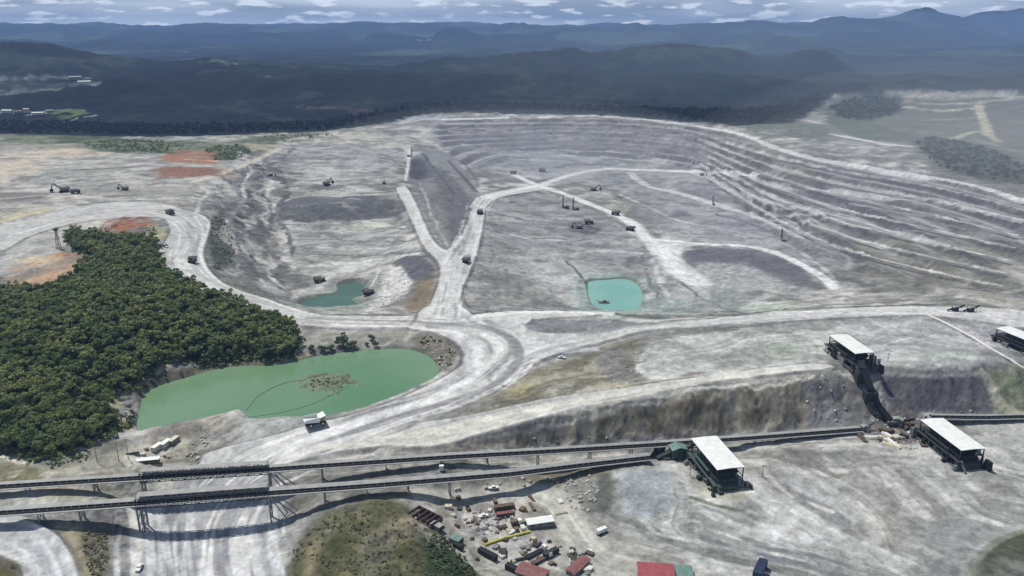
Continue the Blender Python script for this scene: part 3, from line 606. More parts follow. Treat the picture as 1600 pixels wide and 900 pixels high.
# crisp features of the two pits, over the general texture
poly([(438,322),(470,308),(520,312),(560,306),(612,310),(634,324),(622,338),(585,344),(540,340),(500,346),(446,342)], (104,106,111), .9, 7, .6, n4, wob=34)
line([(440,346),(500,350),(560,346),(620,342)], 6, (196,197,198), .7, n=.4, wob=8)
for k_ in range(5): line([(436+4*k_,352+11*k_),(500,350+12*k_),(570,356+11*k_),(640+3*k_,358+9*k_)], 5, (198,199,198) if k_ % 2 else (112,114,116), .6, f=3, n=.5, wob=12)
poly([(532,352),(600,347),(612,352),(570,360),(534,359)], (200,205,194), .75, 6, .3, wob=10)
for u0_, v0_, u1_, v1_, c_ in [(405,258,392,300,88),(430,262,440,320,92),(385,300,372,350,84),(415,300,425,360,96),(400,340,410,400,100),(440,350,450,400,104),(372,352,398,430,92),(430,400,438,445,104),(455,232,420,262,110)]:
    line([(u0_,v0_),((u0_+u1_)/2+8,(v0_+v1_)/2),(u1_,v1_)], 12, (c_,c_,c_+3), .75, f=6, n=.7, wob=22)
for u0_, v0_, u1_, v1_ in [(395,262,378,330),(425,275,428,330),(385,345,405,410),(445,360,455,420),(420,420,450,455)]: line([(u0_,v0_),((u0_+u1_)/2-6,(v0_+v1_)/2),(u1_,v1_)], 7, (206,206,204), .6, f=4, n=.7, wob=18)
poly([(612,412),(636,400),(662,403),(678,418),(672,436),(652,440),(630,428)], (104,104,114), .9, 3, .15, n3)
poly([(652,444),(676,430),(680,446),(668,474),(645,486),(632,480),(648,462)], (132,120,104), .8, 4, .5, n3)
poly([(604,424),(624,416),(640,436),(636,452),(612,466),(596,476),(600,450)], (214,214,214), .85, 3, .5, n3)
poly([(664,262),(690,262),(722,292),(738,322),(722,366),(708,384),(700,360),(696,320),(680,285)], (96,96,104), .6, 7, .4, n3, wob=12)  # right flank of the spur darkened, its shaded side painted in
line([(655,285),(668,318),(684,356),(700,384)], 4, (182,182,184), .6, f=3, n=.4, wob=6)
line([(688,402),(694,430),(686,460),(664,486)], 5, (84,86,88), .7, f=2); line([(726,430),(724,470),(736,482),(770,488)], 4, (92,96,94), .8, f=2)
poly([(1062,396),(1110,390),(1190,394),(1236,410),(1262,430),(1290,452),(1240,448),(1200,440),(1180,428),(1120,412),(1080,408)], (108,108,117), .85, 6, .45, n3, wob=14)
poly([(1085,416),(1130,410),(1180,420),(1220,438),(1260,456),(1180,452),(1110,446)], (172,173,176), .75, 7, .4, n3)
poly([(918,352),(905,346),(890,350),(895,362),(930,366),(940,358)], (86,88,94), .8, 6, .4, wob=12)
poly([(1060,298),(1100,312),(1150,316),(1120,300)], (120,122,128), .6, 8, .4); poly([(1050,328),(1075,330),(1085,342),(1060,342)], (112,114,122), .7, 8, .4)
for pts_, c_, w_ in [([(760,330),(830,345),(900,352)], (124,122,130), 9), ([(755,352),(820,372),(880,376)], (196,197,200), 7), ([(920,325),(960,345),(990,362)], (118,120,126), 6), ([(960,300),(1010,322),(1060,345),(1120,355)], (196,197,200), 6), ([(1000,290),(1080,310),(1150,332)], (120,120,128), 7), ([(1120,335),(1180,352),(1240,378),(1280,402)], (120,119,128), 9),
    ([(1145,362),(1210,375),(1260,400),(1310,440)], (196,197,200), 6), ([(1020,405),(1030,440),(1050,470)], (204,205,208), 7), ([(1000,400),(1010,430),(1030,465)], (120,120,124), 5), ([(885,408),(912,436),(922,462)], (90,96,96), 4), ([(1062,440),(1100,468),(1140,484)], (118,122,124), 5), ([(870,262),(900,256),(950,258)], (96,98,100), 14), ([(780,240),(830,244),(880,243)], (186,188,194), 10)]:
    line(pts_, w_, c_, .7, f=w_ * .4, n=.45, wob=9)
for u_, v_ in [(768,400),(790,430),(775,455),(810,452),(835,466)]: line([(u_,v_-10),(u_+4,v_),(u_-2,v_+14)], 5, (122,120,116), .6, f=3, n=.6, wob=6)
poly([(975,338),(1000,350),(1030,378),(1062,380),(1110,380),(1066,388),(1060,396),(1070,410),(1095,428),(1115,445),(1085,448),(1055,432),(1030,410),(1008,380),(985,352)], (222,223,226), .92, 5, .15)
poly([(790,286),(835,288),(860,284),(880,276),(850,292),(880,300),(840,296)], (216,217,220), .8, 6)
for pts, w_, c_ in [([(945,805),(1000,820),(1060,850),(1130,870),(1200,885),(1260,900),(1330,930)], 5, (122,124,122)),
    ([(1080,778),(1120,790),(1160,798),(1180,810)], 3.2, (120,124,112)), ([(1160,812),(1185,822),(1230,838),(1330,845)], 2.5, (146,148,146)),
    ([(1100,842),(1160,862),(1230,878),(1300,895),(1360,915)], 5, (130,130,138)), ([(1130,868),(1180,882),(1250,905)], 2, (128,128,132)),
    ([(1200,712),(1240,722),(1275,730),(1300,740)], 4, (130,130,126)), ([(1265,716),(1290,735),(1310,745),(1330,740)], 4, (136,136,130)), ([(1290,716),(1310,730),(1322,738)], 3, (200,200,196)),
    ([(1215,765),(1260,780),(1300,800),(1330,830)], 6, (146,146,150)), ([(1410,740),(1440,770),(1470,800),(1455,810)], 6, (140,138,136)), ([(1375,735),(1400,760),(1420,785),(1450,808)], 7, (206,206,204)),
    ([(1430,735),(1470,765),(1500,800),(1560,820)], 4, (204,204,206)), ([(1200,830),(1280,840),(1350,858),(1400,880)], 12, (208,209,212)), ([(1170,745),(1200,790),(1260,830)], 8, (206,207,208)), ([(1190,730),(1230,770),(1300,800)], 3, (208,208,208))]:
    line(pts, w_ * 1.25, c_, .85, f=w_ * .45, n=.3, wob=3)
for pts_, w_, c_, a_ in [([(1215,745),(1262,790),(1330,830)], 6, (132,132,134), .6), ([(1130,838),(1200,858),(1290,872),(1380,900)], 4, (120,120,124), .6), ([(1480,740),(1520,775),(1580,800)], 7, (138,138,136), .55), ([(1060,842),(1130,855),(1190,872)], 3, (214,215,214), .6),
    ([(995,795),(990,810),(1000,830),(1030,845),(1080,852)], 4, (140,142,146), .6), ([(1010,800),(1006,815),(1020,832),(1060,842)], 3, (212,214,213), .6), ([(1330,745),(1390,800),(1400,850)], 9, (150,148,144), .5), ([(1290,760),(1350,800),(1370,840)], 7, (212,212,210), .5), ([(1190,700),(1330,694),(1420,700)], 5, (210,209,205), .6), ([(1160,716),(1300,708),(1430,716)], 4, (126,125,122), .5)]:
    line(pts_, w_, c_, a_, f=w_ * .5, n=.4, wob=5)
poly([(1010,736),(1045,742),(1047,790),(1012,806),(982,798),(972,770),(982,748)], (160,167,176), .8, 5, .25, n3)
poly([(938,742),(955,738),(960,780),(945,800),(925,798),(930,770)], (100,104,98), .9, 3, .2)
# --- roads themselves
for rd in ROADS:
    S, D = rd['sd']; m = sstep(2.5, -1.5, D)
    big = {'upper': (196,196,197), 'loop': (202,202,204), 'ramp': (208,208,210), 'main': (204,204,206), 'lower': (208,207,203), 'valley': (166,168,176), 'left': (204,206,212), 'yardroad': (198,197,192)}[rd['name']]
    a = {'valley': .75, 'yardroad': .7}.get(rd['name'], .95)
    k = .9 + .2 * n3[S]; mix(S, m * a, big)
    if rd['name'] not in ('valley', 'yardroad'):
        mix(S, np.exp(-((D + 1.0) / 1.6) ** 2) * .75 * (GY[S] < 1400), (222,223,224)); mix(S, np.exp(-((D - 3.6) / 1.8) ** 2) * .55, (104,104,108))  # pale road edge, then berm shadow painted as a dark band outside it
G_ = (160,160,163); H_ = (236,236,238)
tracks([(0,372),(100,345),(180,330),(240,330),(285,345),(298,375),(285,410),(325,445),(370,470),(430,488),(520,503),(650,505)], 34, G_, H_, .7, .3, 1)
tracks([(650,505),(740,512),(790,535),(790,565),(750,600),(690,628),(600,655),(500,692),(430,722),(375,758),(340,810),(328,870),(335,960)], 56, (146,147,152), H_, .8, .22, 2, 90)
tracks([(690,500),(702,450),(712,410),(735,370),(747,325),(760,308)], 40, (158,158,166), H_, .7, .25, 3)
tracks([(790,580),(850,548),(930,530),(1020,512),(1100,505),(1250,493),(1400,487),(1600,500)], 40, G_, (222,223,228), .75, .25, 4, 120)
tracks([(440,720),(560,700),(680,680),(800,652),(900,632),(1050,604),(1260,577)], 34, (168,168,168), (220,218,212), .7, .25, 5, 120)
tracks([(400,790),(395,840),(405,900),(420,960)], 40, (130,132,140), (222,224,230), .75, .2, 6, 50)
tracks([(225,770),(240,810),(235,860),(250,960)], 42, (130,132,140), (222,224,230), .75, .25, 16, 50)
tracks([(285,745),(275,800),(285,960)], 26, (130,132,140), (214,216,222), .7, .25, 17, 50)
line([(200,790),(215,830),(222,850),(212,880),(205,960)], 4, (222,222,218), .8)
tracks([(-30,830),(30,840),(70,870),(95,960)], 26, (176,178,186), (232,234,240), .7, .3, 7, 50)
tracks([(650,772),(800,766),(870,780),(900,820),(940,865),(1000,890),(1050,960)], 22, (160,160,158), (224,222,214), .6, .3, 8, 40)
# bright bands and dark trafficked strips seen on the loop
line([(520,507),(580,509),(662,511)], 5, (232,232,230), .9); line([(700,518),(735,532),(750,560),(735,590),(690,615),(640,635),(560,660),(500,680),(440,708)], 9, (228,229,234), .7, n=.3)
line([(760,502),(795,525),(812,548),(800,580),(760,607),(700,628),(620,655),(540,682)], 8, (140,140,146), .75, n=.2)
line([(430,726),(470,705),(540,685),(640,655),(720,632),(780,604)], 4, (226,227,228), .8)
line([(740,494),(790,489),(860,488),(955,491)], 7, (232,232,234), .95); line([(850,560),(880,552),(905,548)], 8, (110,110,122), .6)
poly([(816,508),(840,500),(900,500),(955,504),(975,512),(930,521),(860,520),(825,515)], (140,140,148), .9, 3, .25)
poly([(955,500),(1010,504),(1060,503),(980,512),(955,508)], (110,112,114), .8, 3)
line([(820,572),(860,556),(900,548),(960,532)], 4, (120,120,124), .7); line([(845,556),(890,548),(930,546)], 7, (206,208,216), .6)
line([(480,497),(560,500),(650,503),(720,508),(770,515)], 7, (146,146,148), .7)
line([(262,420),(300,445),(345,466)], 6, (170,170,174), .6); poly([(272,405),(300,407),(300,420),(275,418)], (232,233,232), .85, 3); poly([(305,448),(330,440),(345,452),(320,460)], (228,229,228), .8, 3)
line([(305,338),(318,362),(312,395),(325,425),(365,452),(420,470),(480,490)], 3, (230,230,228), .85)
line([(268,345),(283,362),(280,380),(272,400)], 3, (226,226,228), .8)
# thin haul roads of the pit
for pts, w_, a_ in [([(756,308),(790,300),(835,291),(870,280),(905,270),(950,264),(1010,266),(1100,269),(1180,274)], 14, .95),
    ([(800,270),(822,282),(848,292),(880,302),(905,312),(940,326),(975,342),(1000,362),(1025,385),(1045,405),(1062,425)], 13, .95),
    ([(1010,372),(1060,378),(1110,382),(1170,385),(1220,398),(1260,418),(1290,436),(1303,450)], 10, .85),
    ([(975,342),(985,362),(1005,375),(1020,398)], 5, .4),
    ([(985,270),(1010,290),(1060,302),(1120,320),(1200,345),(1250,370)], 14, .5),
    ([(1080,268),(1120,285),(1180,310),(1240,325)], 12, .5),
    ([(1200,288),(1280,297),(1370,307),(1450,316),(1520,326),(1600,345)], 9, .6),
    ([(1250,330),(1330,352),(1400,362),(1480,385)], 6, .4), ([(1180,300),(1260,325),(1340,345),(1420,370),(1450,378)], 6, .4),
    ([(1200,345),(1270,352),(1340,375),(1400,398)], 6, .35), ([(1330,318),(1400,330),(1480,345)], 6, .4),
    ([(845,184),(900,181),(960,183),(1040,190),(1100,199),(1160,210),(1200,226),(1260,246),(1330,258),(1400,270),(1460,278),(1530,292),(1600,314)], 9, .8),
    ([(1300,210),(1340,217),(1390,226),(1450,230)], 12, .8), ([(620,187),(660,186),(720,186),(790,184)], 16, .9), ([(1140,198),(1190,206),(1240,216)], 9, .5),
    ([(640,232),(637,262),(634,282)], 5, .8), ([(940,245),(990,250),(1040,252)], 10, .4), ([(800,242),(850,240),(900,244)], 12, .5),
    ([(1470,220),(1520,218),(1600,240)], 12, .5)]:
    line(pts, w_ * 1.25, (228,229,232), min(1, a_ * 1.1), f=w_ * .35, n=.08)
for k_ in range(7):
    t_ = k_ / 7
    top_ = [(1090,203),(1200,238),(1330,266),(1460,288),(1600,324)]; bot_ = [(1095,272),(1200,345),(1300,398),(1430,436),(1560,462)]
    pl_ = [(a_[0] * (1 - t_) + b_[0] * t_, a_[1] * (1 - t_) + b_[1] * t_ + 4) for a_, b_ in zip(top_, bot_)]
    line(pl_, 4.4, (212,212,214), .7, f=2, n=.35, wob=3); line([(u_, v_ + 5 + 2 * t_) for u_, v_ in pl_], 8, (80,79,86), .6, f=4, n=.6, wob=5)  # pale ledge above a dark face, bench shading painted in
poly([(618,174),(635,170),(658,172),(665,180),(700,184),(640,189),(622,186)], (170,174,182), .9, 8, .3)
for k in range(9):     # dust blown off the benches, faint ledges
    y_ = 200 + 5.5 * k; line([(700+k*6,y_),(800,y_-1),(900,y_-2),(1000+6*k,y_+2),(1080+4*k,y_+10)], 8, (160,158,166) if k % 2 else (104,102,112), .35, n=.6)
# --- far right plateau
poly([(1262,156),(1300,148),(1380,145),(1600,148),(1800,150),(1800,300),(1600,290),(1480,250),(1400,215),(1330,205),(1290,185)], (108,112,104), .85, 25, .3)
for pts, w_, c_ in [([(1400,150),(1500,150),(1700,152)], 60, (186,186,174)), ([(1262,152),(1300,149),(1345,147)], 22, (190,192,184)), ([(1268,154),(1290,158)], 18, (196,196,190)),
    ([(1410,157),(1460,163),(1530,160),(1600,152)], 26, (186,184,168)), ([(1420,168),(1470,173),(1530,168)], 34, (182,180,160)), ([(1530,160),(1532,178),(1540,195),(1544,210)], 22, (206,200,178)),
    ([(1440,188),(1500,186),(1520,184)], 12, (150,152,142)), ([(1480,220),(1530,205),(1560,222)], 16, (186,182,160)), ([(1560,185),(1600,192)], 14, (170,168,158))]:
    line(pts, w_, c_, .8, n=.4)
poly([(1560,160),(1700,160),(1700,230),(1600,220),(1550,200)], (112,106,106), .6, 14, .5)
poly([(1425,222),(1450,214),(1480,216),(1530,226),(1570,240),(1600,258),(1700,280),(1700,310),(1600,288),(1560,286),(1530,280),(1500,276),(1465,262),(1440,240)], (60,74,56), .95, 22, .25, wob=40)
poly([(1290,168),(1310,158),(1345,149),(1372,146),(1378,150),(1408,152),(1410,168),(1400,180),(1380,184),(1340,192),(1310,184)], (48,60,62), .95, 22, .2, wob=60)
poly([(1290,185),(1340,185),(1390,200),(1440,215),(1400,222),(1330,212)], (92,104,92), .8, 12, .3)
poly([(1060,196),(1140,198),(1200,215),(1300,212),(1290,196),(1180,190)], (100,110,98), .7, 12, .4)
# --- forest country, colour darkened to stand for cloud shadow
fm = np.zeros_like(Z)
S, D = sd_poly(*poly_world([(-300,208),(0,210),(120,212),(220,214),(340,212),(420,208),(500,206),(560,198),(620,190),(660,178),(720,176),(800,178),(950,180),(1060,190),(1150,196),(1240,192),(1280,168),(1300,148),(1400,142),(1700,145),(1900,145),(1900,60),(-300,60)], Z, False, 12), 60, 30)
fm[S] = sstep(12, -12, D); fm = np.maximum(fm, sstep(3200, 3600, GY))
fcol = lerp3(sstep(.3, .7, fbm(GX, GY, 420, 4, 600)), np.array([.004, .007, .010], np.float32), np.array([.009, .014, .014], np.float32))
fcol = lerp3(sstep(.6, .8, fbm(GX, GY, 260, 4, 610)) * .5 * (GY < 9000), fcol, np.array([.022, .030, .024], np.float32))
pt_ = sstep(.56, .74, fbm(GX, GY, 900, 5, 640)) * sstep(3600, 5200, GY); fcol = lerp3(pt_ * .8, fcol, np.array([.05, .075, .055], np.float32)); pt_ = sstep(.62, .72, fbm(GX, GY, 210, 4, 645)) * sstep(2300, 2800, GY); fcol = lerp3(pt_ * .5, fcol, np.array([.035, .045, .035], np.float32))  # broad pale patches: sunlit ground beyond cloud shadow, put into the colour
fcol = fcol * (.45 + 1.1 * fbm(GX, GY, 40, 3, 620) + .35 * (GX * 0 + fbm(GX, GY, 160, 3, 625)))[..., None]
COL[:] = lerp3(fm, COL, fcol)
for pts, w_, c_, a_ in [([(0,125),(60,121),(140,122)], 50, (120,130,140), .6), ([(0,145),(60,141),(90,139)], 34, (130,140,140), .6), ([(10,133),(60,132),(120,133)], 60, (80,92,96), .6), ([(125,130),(150,132)], 30, (150,160,160), .6),
    ([(0,175),(30,176),(60,178),(90,172),(125,174)], 22, (170,176,182), .9), ([(85,175),(105,172),(130,178),(100,182)], 34, (96,120,70), .9), ([(0,192),(60,192),(112,190),(122,184),(150,180)], 10, (140,146,152), .7),
    ([(40,187),(80,184)], 20, (70,50,60), .6), ([(330,95),(350,98),(366,100)], 40, (110,130,120), .5), ([(275,80),(295,81)], 40, (130,145,165), .5), ([(400,118),(420,119)], 30, (120,130,130), .5), ([(650,63),(670,62)], 60, (150,170,180), .5),
    ([(480,168),(560,172),(580,185)], 70, (74,68,78), .6), ([(300,165),(380,172),(460,190)], 40, (50,58,66), .5), ([(560,100),(620,102)], 30, (100,115,125), .4)]:
    line(pts, w_, c_, a_, n=.5)
S = block(ix - 40, ix + 40, iy - 40, iy + 40); mix(S, sstep(1.6, 1.2, r_[S]) * .9, (112,126,98))
# damp margins of the ponds
COL[:] = lerp3(WET * .45, COL, lc((120,128,112)))
# forest floor under the trees by the green pond
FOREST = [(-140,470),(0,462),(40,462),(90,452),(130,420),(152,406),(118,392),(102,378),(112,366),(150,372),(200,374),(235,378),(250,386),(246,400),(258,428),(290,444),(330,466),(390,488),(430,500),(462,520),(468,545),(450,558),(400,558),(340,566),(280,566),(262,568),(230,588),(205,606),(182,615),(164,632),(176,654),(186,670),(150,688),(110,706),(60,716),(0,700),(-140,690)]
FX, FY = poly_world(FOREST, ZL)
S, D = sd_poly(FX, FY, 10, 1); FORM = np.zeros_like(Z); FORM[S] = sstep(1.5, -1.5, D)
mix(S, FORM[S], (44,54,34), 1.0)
# fine mottling everywhere near
n5 = fbm(GX, GY, 1.6, 2, 900); n3 = .5 + (n3 - .5) * sstep(1900, 1000, GY); COL *= (1 + (near * .6)[..., None] * (n3 - .5)[..., None] + (near * .4)[..., None] * (n2 - .5)[..., None] + (near * (GY < 900) * .45)[..., None] * (n5 - .5)[..., None])
COL *= np.array([.99, .995, .955], np.float32)
COL = np.clip(COL, .003, .85)
print('paint', time.time() - T0)
# ------------------------------------------------------------------ materials
MATS = {}
def nodes(name):
    m = bpy.data.materials.new(name); m.use_nodes = True; nt = m.node_tree; nt.nodes.clear()
    out = nt.nodes.new('ShaderNodeOutputMaterial'); b = nt.nodes.new('ShaderNodeBsdfPrincipled'); nt.links.new(b.outputs[0], out.inputs[0])
    return m, nt, b
def N(nt, t, **k):
    n = nt.nodes.new(t)
    for a, v in k.items():
        if a in n.inputs: n.inputs[a].default_value = v
        else: setattr(n, a, v)
    return n
def ground_mat(name, bump=1.0, s1=.35, s2=.06, rough=.95, kb=.22):
    m, nt, b = nodes(name); L = nt.links.new
    at = N(nt, 'ShaderNodeAttribute', attribute_name='albedo'); tc = N(nt, 'ShaderNodeTexCoord')
    na = N(nt, 'ShaderNodeTexNoise', Scale=s1, Detail=9.0, Roughness=.74); nb = N(nt, 'ShaderNodeTexNoise', Scale=s2, Detail=5.0, Roughness=.6, Distortion=1.2)
    L(tc.outputs['Object'], na.inputs['Vector']); L(tc.outputs['Object'], nb.inputs['Vector'])
    mx = N(nt, 'ShaderNodeMath', operation='ADD'); L(na.outputs['Fac'], mx.inputs[0]); L(nb.outputs['Fac'], mx.inputs[1])
    mr = N(nt, 'ShaderNodeMapRange'); mr.inputs['From Min'].default_value = .7; mr.inputs['From Max'].default_value = 1.3
    mr.inputs['To Min'].default_value = 1 - kb; mr.inputs['To Max'].default_value = 1 + kb; L(mx.outputs[0], mr.inputs['Value'])
    vm = N(nt, 'ShaderNodeVectorMath', operation='SCALE'); L(at.outputs['Color'], vm.inputs[0]); L(mr.outputs[0], vm.inputs['Scale'])
    L(vm.outputs[0], b.inputs['Base Color']); b.inputs['Roughness'].default_value = rough; b.inputs['Specular IOR Level'].default_value = .15
    bp = N(nt, 'ShaderNodeBump', Strength=.6, Distance=bump); L(mx.outputs[0], bp.inputs['Height']); L(bp.outputs[0], b.inputs['Normal'])
    return m
def plain(name, col, rough=.6, metal=0., var=.15, scale=.8, spec=.3, dirt=None, rnd=0.):
    """painted or bare surface with worn, dusty variation"""
    if name in MATS: return MATS[name]
    m, nt, b = nodes(name); L = nt.links.new
    tc = N(nt, 'ShaderNodeTexCoord'); na = N(nt, 'ShaderNodeTexNoise', Scale=scale, Detail=5.0, Roughness=.65); L(tc.outputs['Object'], na.inputs['Vector'])
    mixn = N(nt, 'ShaderNodeMix', data_type='RGBA'); c = np.array(col, float)
    d = np.array(dirt if dirt is not None else np.clip(c * (1 - 2.2 * var), 0, 1)); mixn.inputs[6].default_value = (*d, 1); mixn.inputs[7].default_value = (*np.clip(c * (1 + var * .6), 0, 1), 1)
    mr = N(nt, 'ShaderNodeMapRange'); mr.inputs['From Min'].default_value = .32; mr.inputs['From Max'].default_value = .6; L(na.outputs['Fac'], mr.inputs['Value']); L(mr.outputs[0], mixn.inputs[0])
    src = mixn.outputs[2]
    if rnd:
        oi = N(nt, 'ShaderNodeObjectInfo'); h = N(nt, 'ShaderNodeHueSaturation'); r1 = N(nt, 'ShaderNodeMapRange'); r1.inputs['To Min'].default_value = 1 - rnd; r1.inputs['To Max'].default_value = 1 + rnd
        L(oi.outputs['Random'], r1.inputs['Value']); L(r1.outputs[0], h.inputs['Value']); r2 = N(nt, 'ShaderNodeMapRange'); r2.inputs['To Min'].default_value = .485; r2.inputs['To Max'].default_value = .515
        mm_ = N(nt, 'ShaderNodeMath', operation='FRACT'); m2 = N(nt, 'ShaderNodeMath', operation='MULTIPLY'); m2.inputs[1].default_value = 7.3; L(oi.outputs['Random'], m2.inputs[0]); L(m2.outputs[0], mm_.inputs[0]); L(mm_.outputs[0], r2.inputs['Value']); L(r2.outputs[0], h.inputs['Hue'])
        L(src, h.inputs['Color']); src = h.outputs[0]
    L(src, b.inputs['Base Color']); b.inputs['Roughness'].default_value = rough; b.inputs['Metallic'].default_value = metal; b.inputs['Specular IOR Level'].default_value = spec
    MATS[name] = m; return m
# ------------------------------------------------------------------ terrain meshes, split by what the ground is
COLL = bpy.context.scene.collection
M_GROUND = ground_mat('quarry_ground', .7, .75, .10, .95, .36); M_ROAD = ground_mat('haul_road_dust', .2, .9, .14, .95, .18)
M_HILL = ground_mat('forested_hill', 12.0, .06, .012, 1.0, .5); M_MOUND = ground_mat('scrub_ground', .8, .6, .12, 1.0, .35)
def tangent_normals():
    gy = np.gradient(Z, axis=0) / np.gradient(GY, axis=0); 
    dzr = np.gradient(Z, axis=0); dzc = np.gradient(Z, axis=1); dxr = np.gradient(GX, axis=0); dyr = np.gradient(GY, axis=0); dxc = np.gradient(GX, axis=1)
    # row vector (dxr,dyr,dzr), column vector (dxc,0,dzc): n = col x row
    nx = 0 * dzr - dzc * dyr; ny = dzc * dxr - dxc * dzr; nz = dxc * dyr
    l = np.sqrt(nx * nx + ny * ny + nz * nz); return np.stack([nx / l, ny / l, nz / l], -1)
NRM = tangent_normals()
def terrain(name, fmask, mat):
    """one sheet made of the grid cells chosen by fmask"""
    r, c = np.nonzero(fmask)
    if not len(r): return
    a = r * NC + c; quads = np.stack([a, a + 1, a + NC + 1, a + NC], 1)
    ids, inv = np.unique(quads, return_inverse=True); inv = inv.reshape(-1).astype(np.int32)
    me = bpy.data.meshes.new(name); me.vertices.add(len(ids)); co = np.stack([GX.ravel()[ids], GY.ravel()[ids], Z.ravel()[ids]], 1).astype(np.float32)
    me.vertices.foreach_set('co', co.ravel()); me.loops.add(len(inv)); me.loops.foreach_set('vertex_index', inv)
    me.polygons.add(len(r)); me.polygons.foreach_set('loop_start', np.arange(0, len(inv), 4, dtype=np.int32))
    me.update(calc_edges=True); me.polygons.foreach_set('use_smooth', np.ones(len(r), bool))
    ca = me.color_attributes.new('albedo', 'FLOAT_COLOR', 'POINT')
    cc = np.ones((len(ids), 4), np.float32); cc[:, :3] = COL.reshape(-1, 3)[ids]; ca.data.foreach_set('color', cc.ravel())
    me.normals_split_custom_set_from_vertices(NRM.reshape(-1, 3)[ids])
    me.materials.append(mat); o = bpy.data.objects.new(name, me); COLL.objects.link(o); o['kind'] = 'structure'; return o
cellf = lambda A: A[:-1, :-1]
fH = cellf((fm > .5) | (GY > 3300)); fR = cellf(RM > .5) & ~fH
mx_, my_ = poly_world([(440,905),(450,880),(470,840),(500,805),(560,785),(600,778),(640,790),(665,812),(700,845),(735,878),(765,915),(760,980),(430,980)], Z)
S, D = sd_poly(mx_, my_, 5); fM = np.zeros(Z.shape, bool); fM[S] = D < 0; fM = cellf(fM) & ~fH & ~fR
fF = cellf(FORM > .5) & ~fH & ~fR & ~fM
fW = cellf((BENM > .5)) & ~fH & ~fR & ~fM & ~fF
S, D = sd_poly(*poly_world(hw, Z), 5); fC = np.zeros(Z.shape, bool); fC[S] = D < 0; fC = cellf(fC) & ~(fH | fR | fM | fF | fW)
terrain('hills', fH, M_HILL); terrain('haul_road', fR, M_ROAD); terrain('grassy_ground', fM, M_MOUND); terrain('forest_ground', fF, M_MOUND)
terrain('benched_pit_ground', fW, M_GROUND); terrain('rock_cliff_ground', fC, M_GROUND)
terrain('quarry_ground', ~(fH | fR | fM | fF | fW | fC), M_GROUND)
# ------------------------------------------------------------------ water
def water(name, key, col, col2, scale):
    x, y, zw = PW[key]; cxm, cym = x.mean(), y.mean(); s = 1.0
    me = bpy.data.meshes.new(name)
    dx, dy = x - cxm, y - cym; l = np.hypot(dx, dy); k = (l + 6) / l
    vs = [(cxm + a * b, cym + c_ * b, zw) for a, b, c_ in zip(dx, k, dy)]
    if key == 'green':                                            # concave shore: keep the traced outline, grown outwards along its normals
        tx = np.roll(x, -1) - np.roll(x, 1); ty = np.roll(y, -1) - np.roll(y, 1); ll = np.hypot(tx, ty) + 1e-6
        area = (x * np.roll(y, -1) - np.roll(x, -1) * y).sum(); sg = 1 if area > 0 else -1
        vs = [(x[i] + sg * ty[i] / ll[i] * 2.2, y[i] - sg * tx[i] / ll[i] * 2.2, zw) for i in range(len(x))]
    me.from_pydata(vs, [], [list(range(len(vs)))]); me.update()
    m, nt, b = nodes(name + '_surface'); L = nt.links.new; tc = N(nt, 'ShaderNodeTexCoord'); na = N(nt, 'ShaderNodeTexNoise', Scale=scale, Detail=3.0); L(tc.outputs['Object'], na.inputs['Vector'])
    mn = N(nt, 'ShaderNodeMix', data_type='RGBA'); mn.inputs[6].default_value = (*col, 1); mn.inputs[7].default_value = (*col2, 1)
    mr = N(nt, 'ShaderNodeMapRange'); mr.inputs['From Min'].default_value = .35; mr.inputs['From Max'].default_value = .65; L(na.outputs['Fac'], mr.inputs['Value']); L(mr.outputs[0], mn.inputs[0]); L(mn.outputs[2], b.inputs['Base Color'])
    b.inputs['Roughness'].default_value = .14; b.inputs['Specular IOR Level'].default_value = .5
    w2 = N(nt, 'ShaderNodeTexNoise', Scale=.8, Detail=3.0); L(tc.outputs['Object'], w2.inputs['Vector']); bp = N(nt, 'ShaderNodeBump', Strength=.15, Distance=.2); L(w2.outputs['Fac'], bp.inputs['Height']); L(bp.outputs[0], b.inputs['Normal'])
    me.materials.append(m); o = bpy.data.objects.new(name, me); COLL.objects.link(o); o['kind'] = 'structure'
lcf = lambda c, k=1.: tuple(float(v) for v in lc(c, k))
water('pond_water', 'green', lcf((92,138,98)), lcf((130,160,126)), .006)
water('dark_pond_water', 'left_pit', lcf((70,104,86)), lcf((88,120,100)), .02)
water('turquoise_pond_water', 'right_pit', lcf((132,186,172)), lcf((152,198,186)), .02)
# ------------------------------------------------------------------ camera, sky, sun, haze
sc = bpy.context.scene
cam = bpy.data.cameras.new('camera'); cam.sensor_width = 36; cam.lens = 36 * F / 1600; cam.clip_end = 200000; cam.clip_start = 1
co = bpy.data.objects.new('camera', cam); COLL.objects.link(co); co.location = (0, 0, CH); co.rotation_euler = (R(90) - P, 0, 0); sc.camera = co
SUN_EL, SUN_AZ = R(64), R(-50)        # azimuth measured from +Y (away from the viewer) towards +X
sd = bpy.data.lights.new('sun', 'SUN'); sd.energy = 4.2; sd.angle = R(.6); sd.color = (1, .95, .87); so = bpy.data.objects.new('sun', sd); COLL.objects.link(so)
so.rotation_euler = (R(90) - SUN_EL, 0, math.pi - SUN_AZ); so.location = (0, 0, 500)
wd = bpy.data.worlds.new('World'); sc.world = wd; wd.use_nodes = True; nt = wd.node_tree; nt.nodes.clear(); L = nt.links.new
wo = N(nt, 'ShaderNodeOutputWorld'); bg = N(nt, 'ShaderNodeBackground', Strength=.115); L(bg.outputs[0], wo.inputs[0])
sky = N(nt, 'ShaderNodeTexSky', sky_type='NISHITA'); sky.sun_disc = False; sky.sun_elevation = SUN_EL; sky.sun_rotation = SUN_AZ; sky.altitude = 300
tc = N(nt, 'ShaderNodeTexCoord'); sx = N(nt, 'ShaderNodeSeparateXYZ'); L(tc.outputs['Generated'], sx.inputs[0])
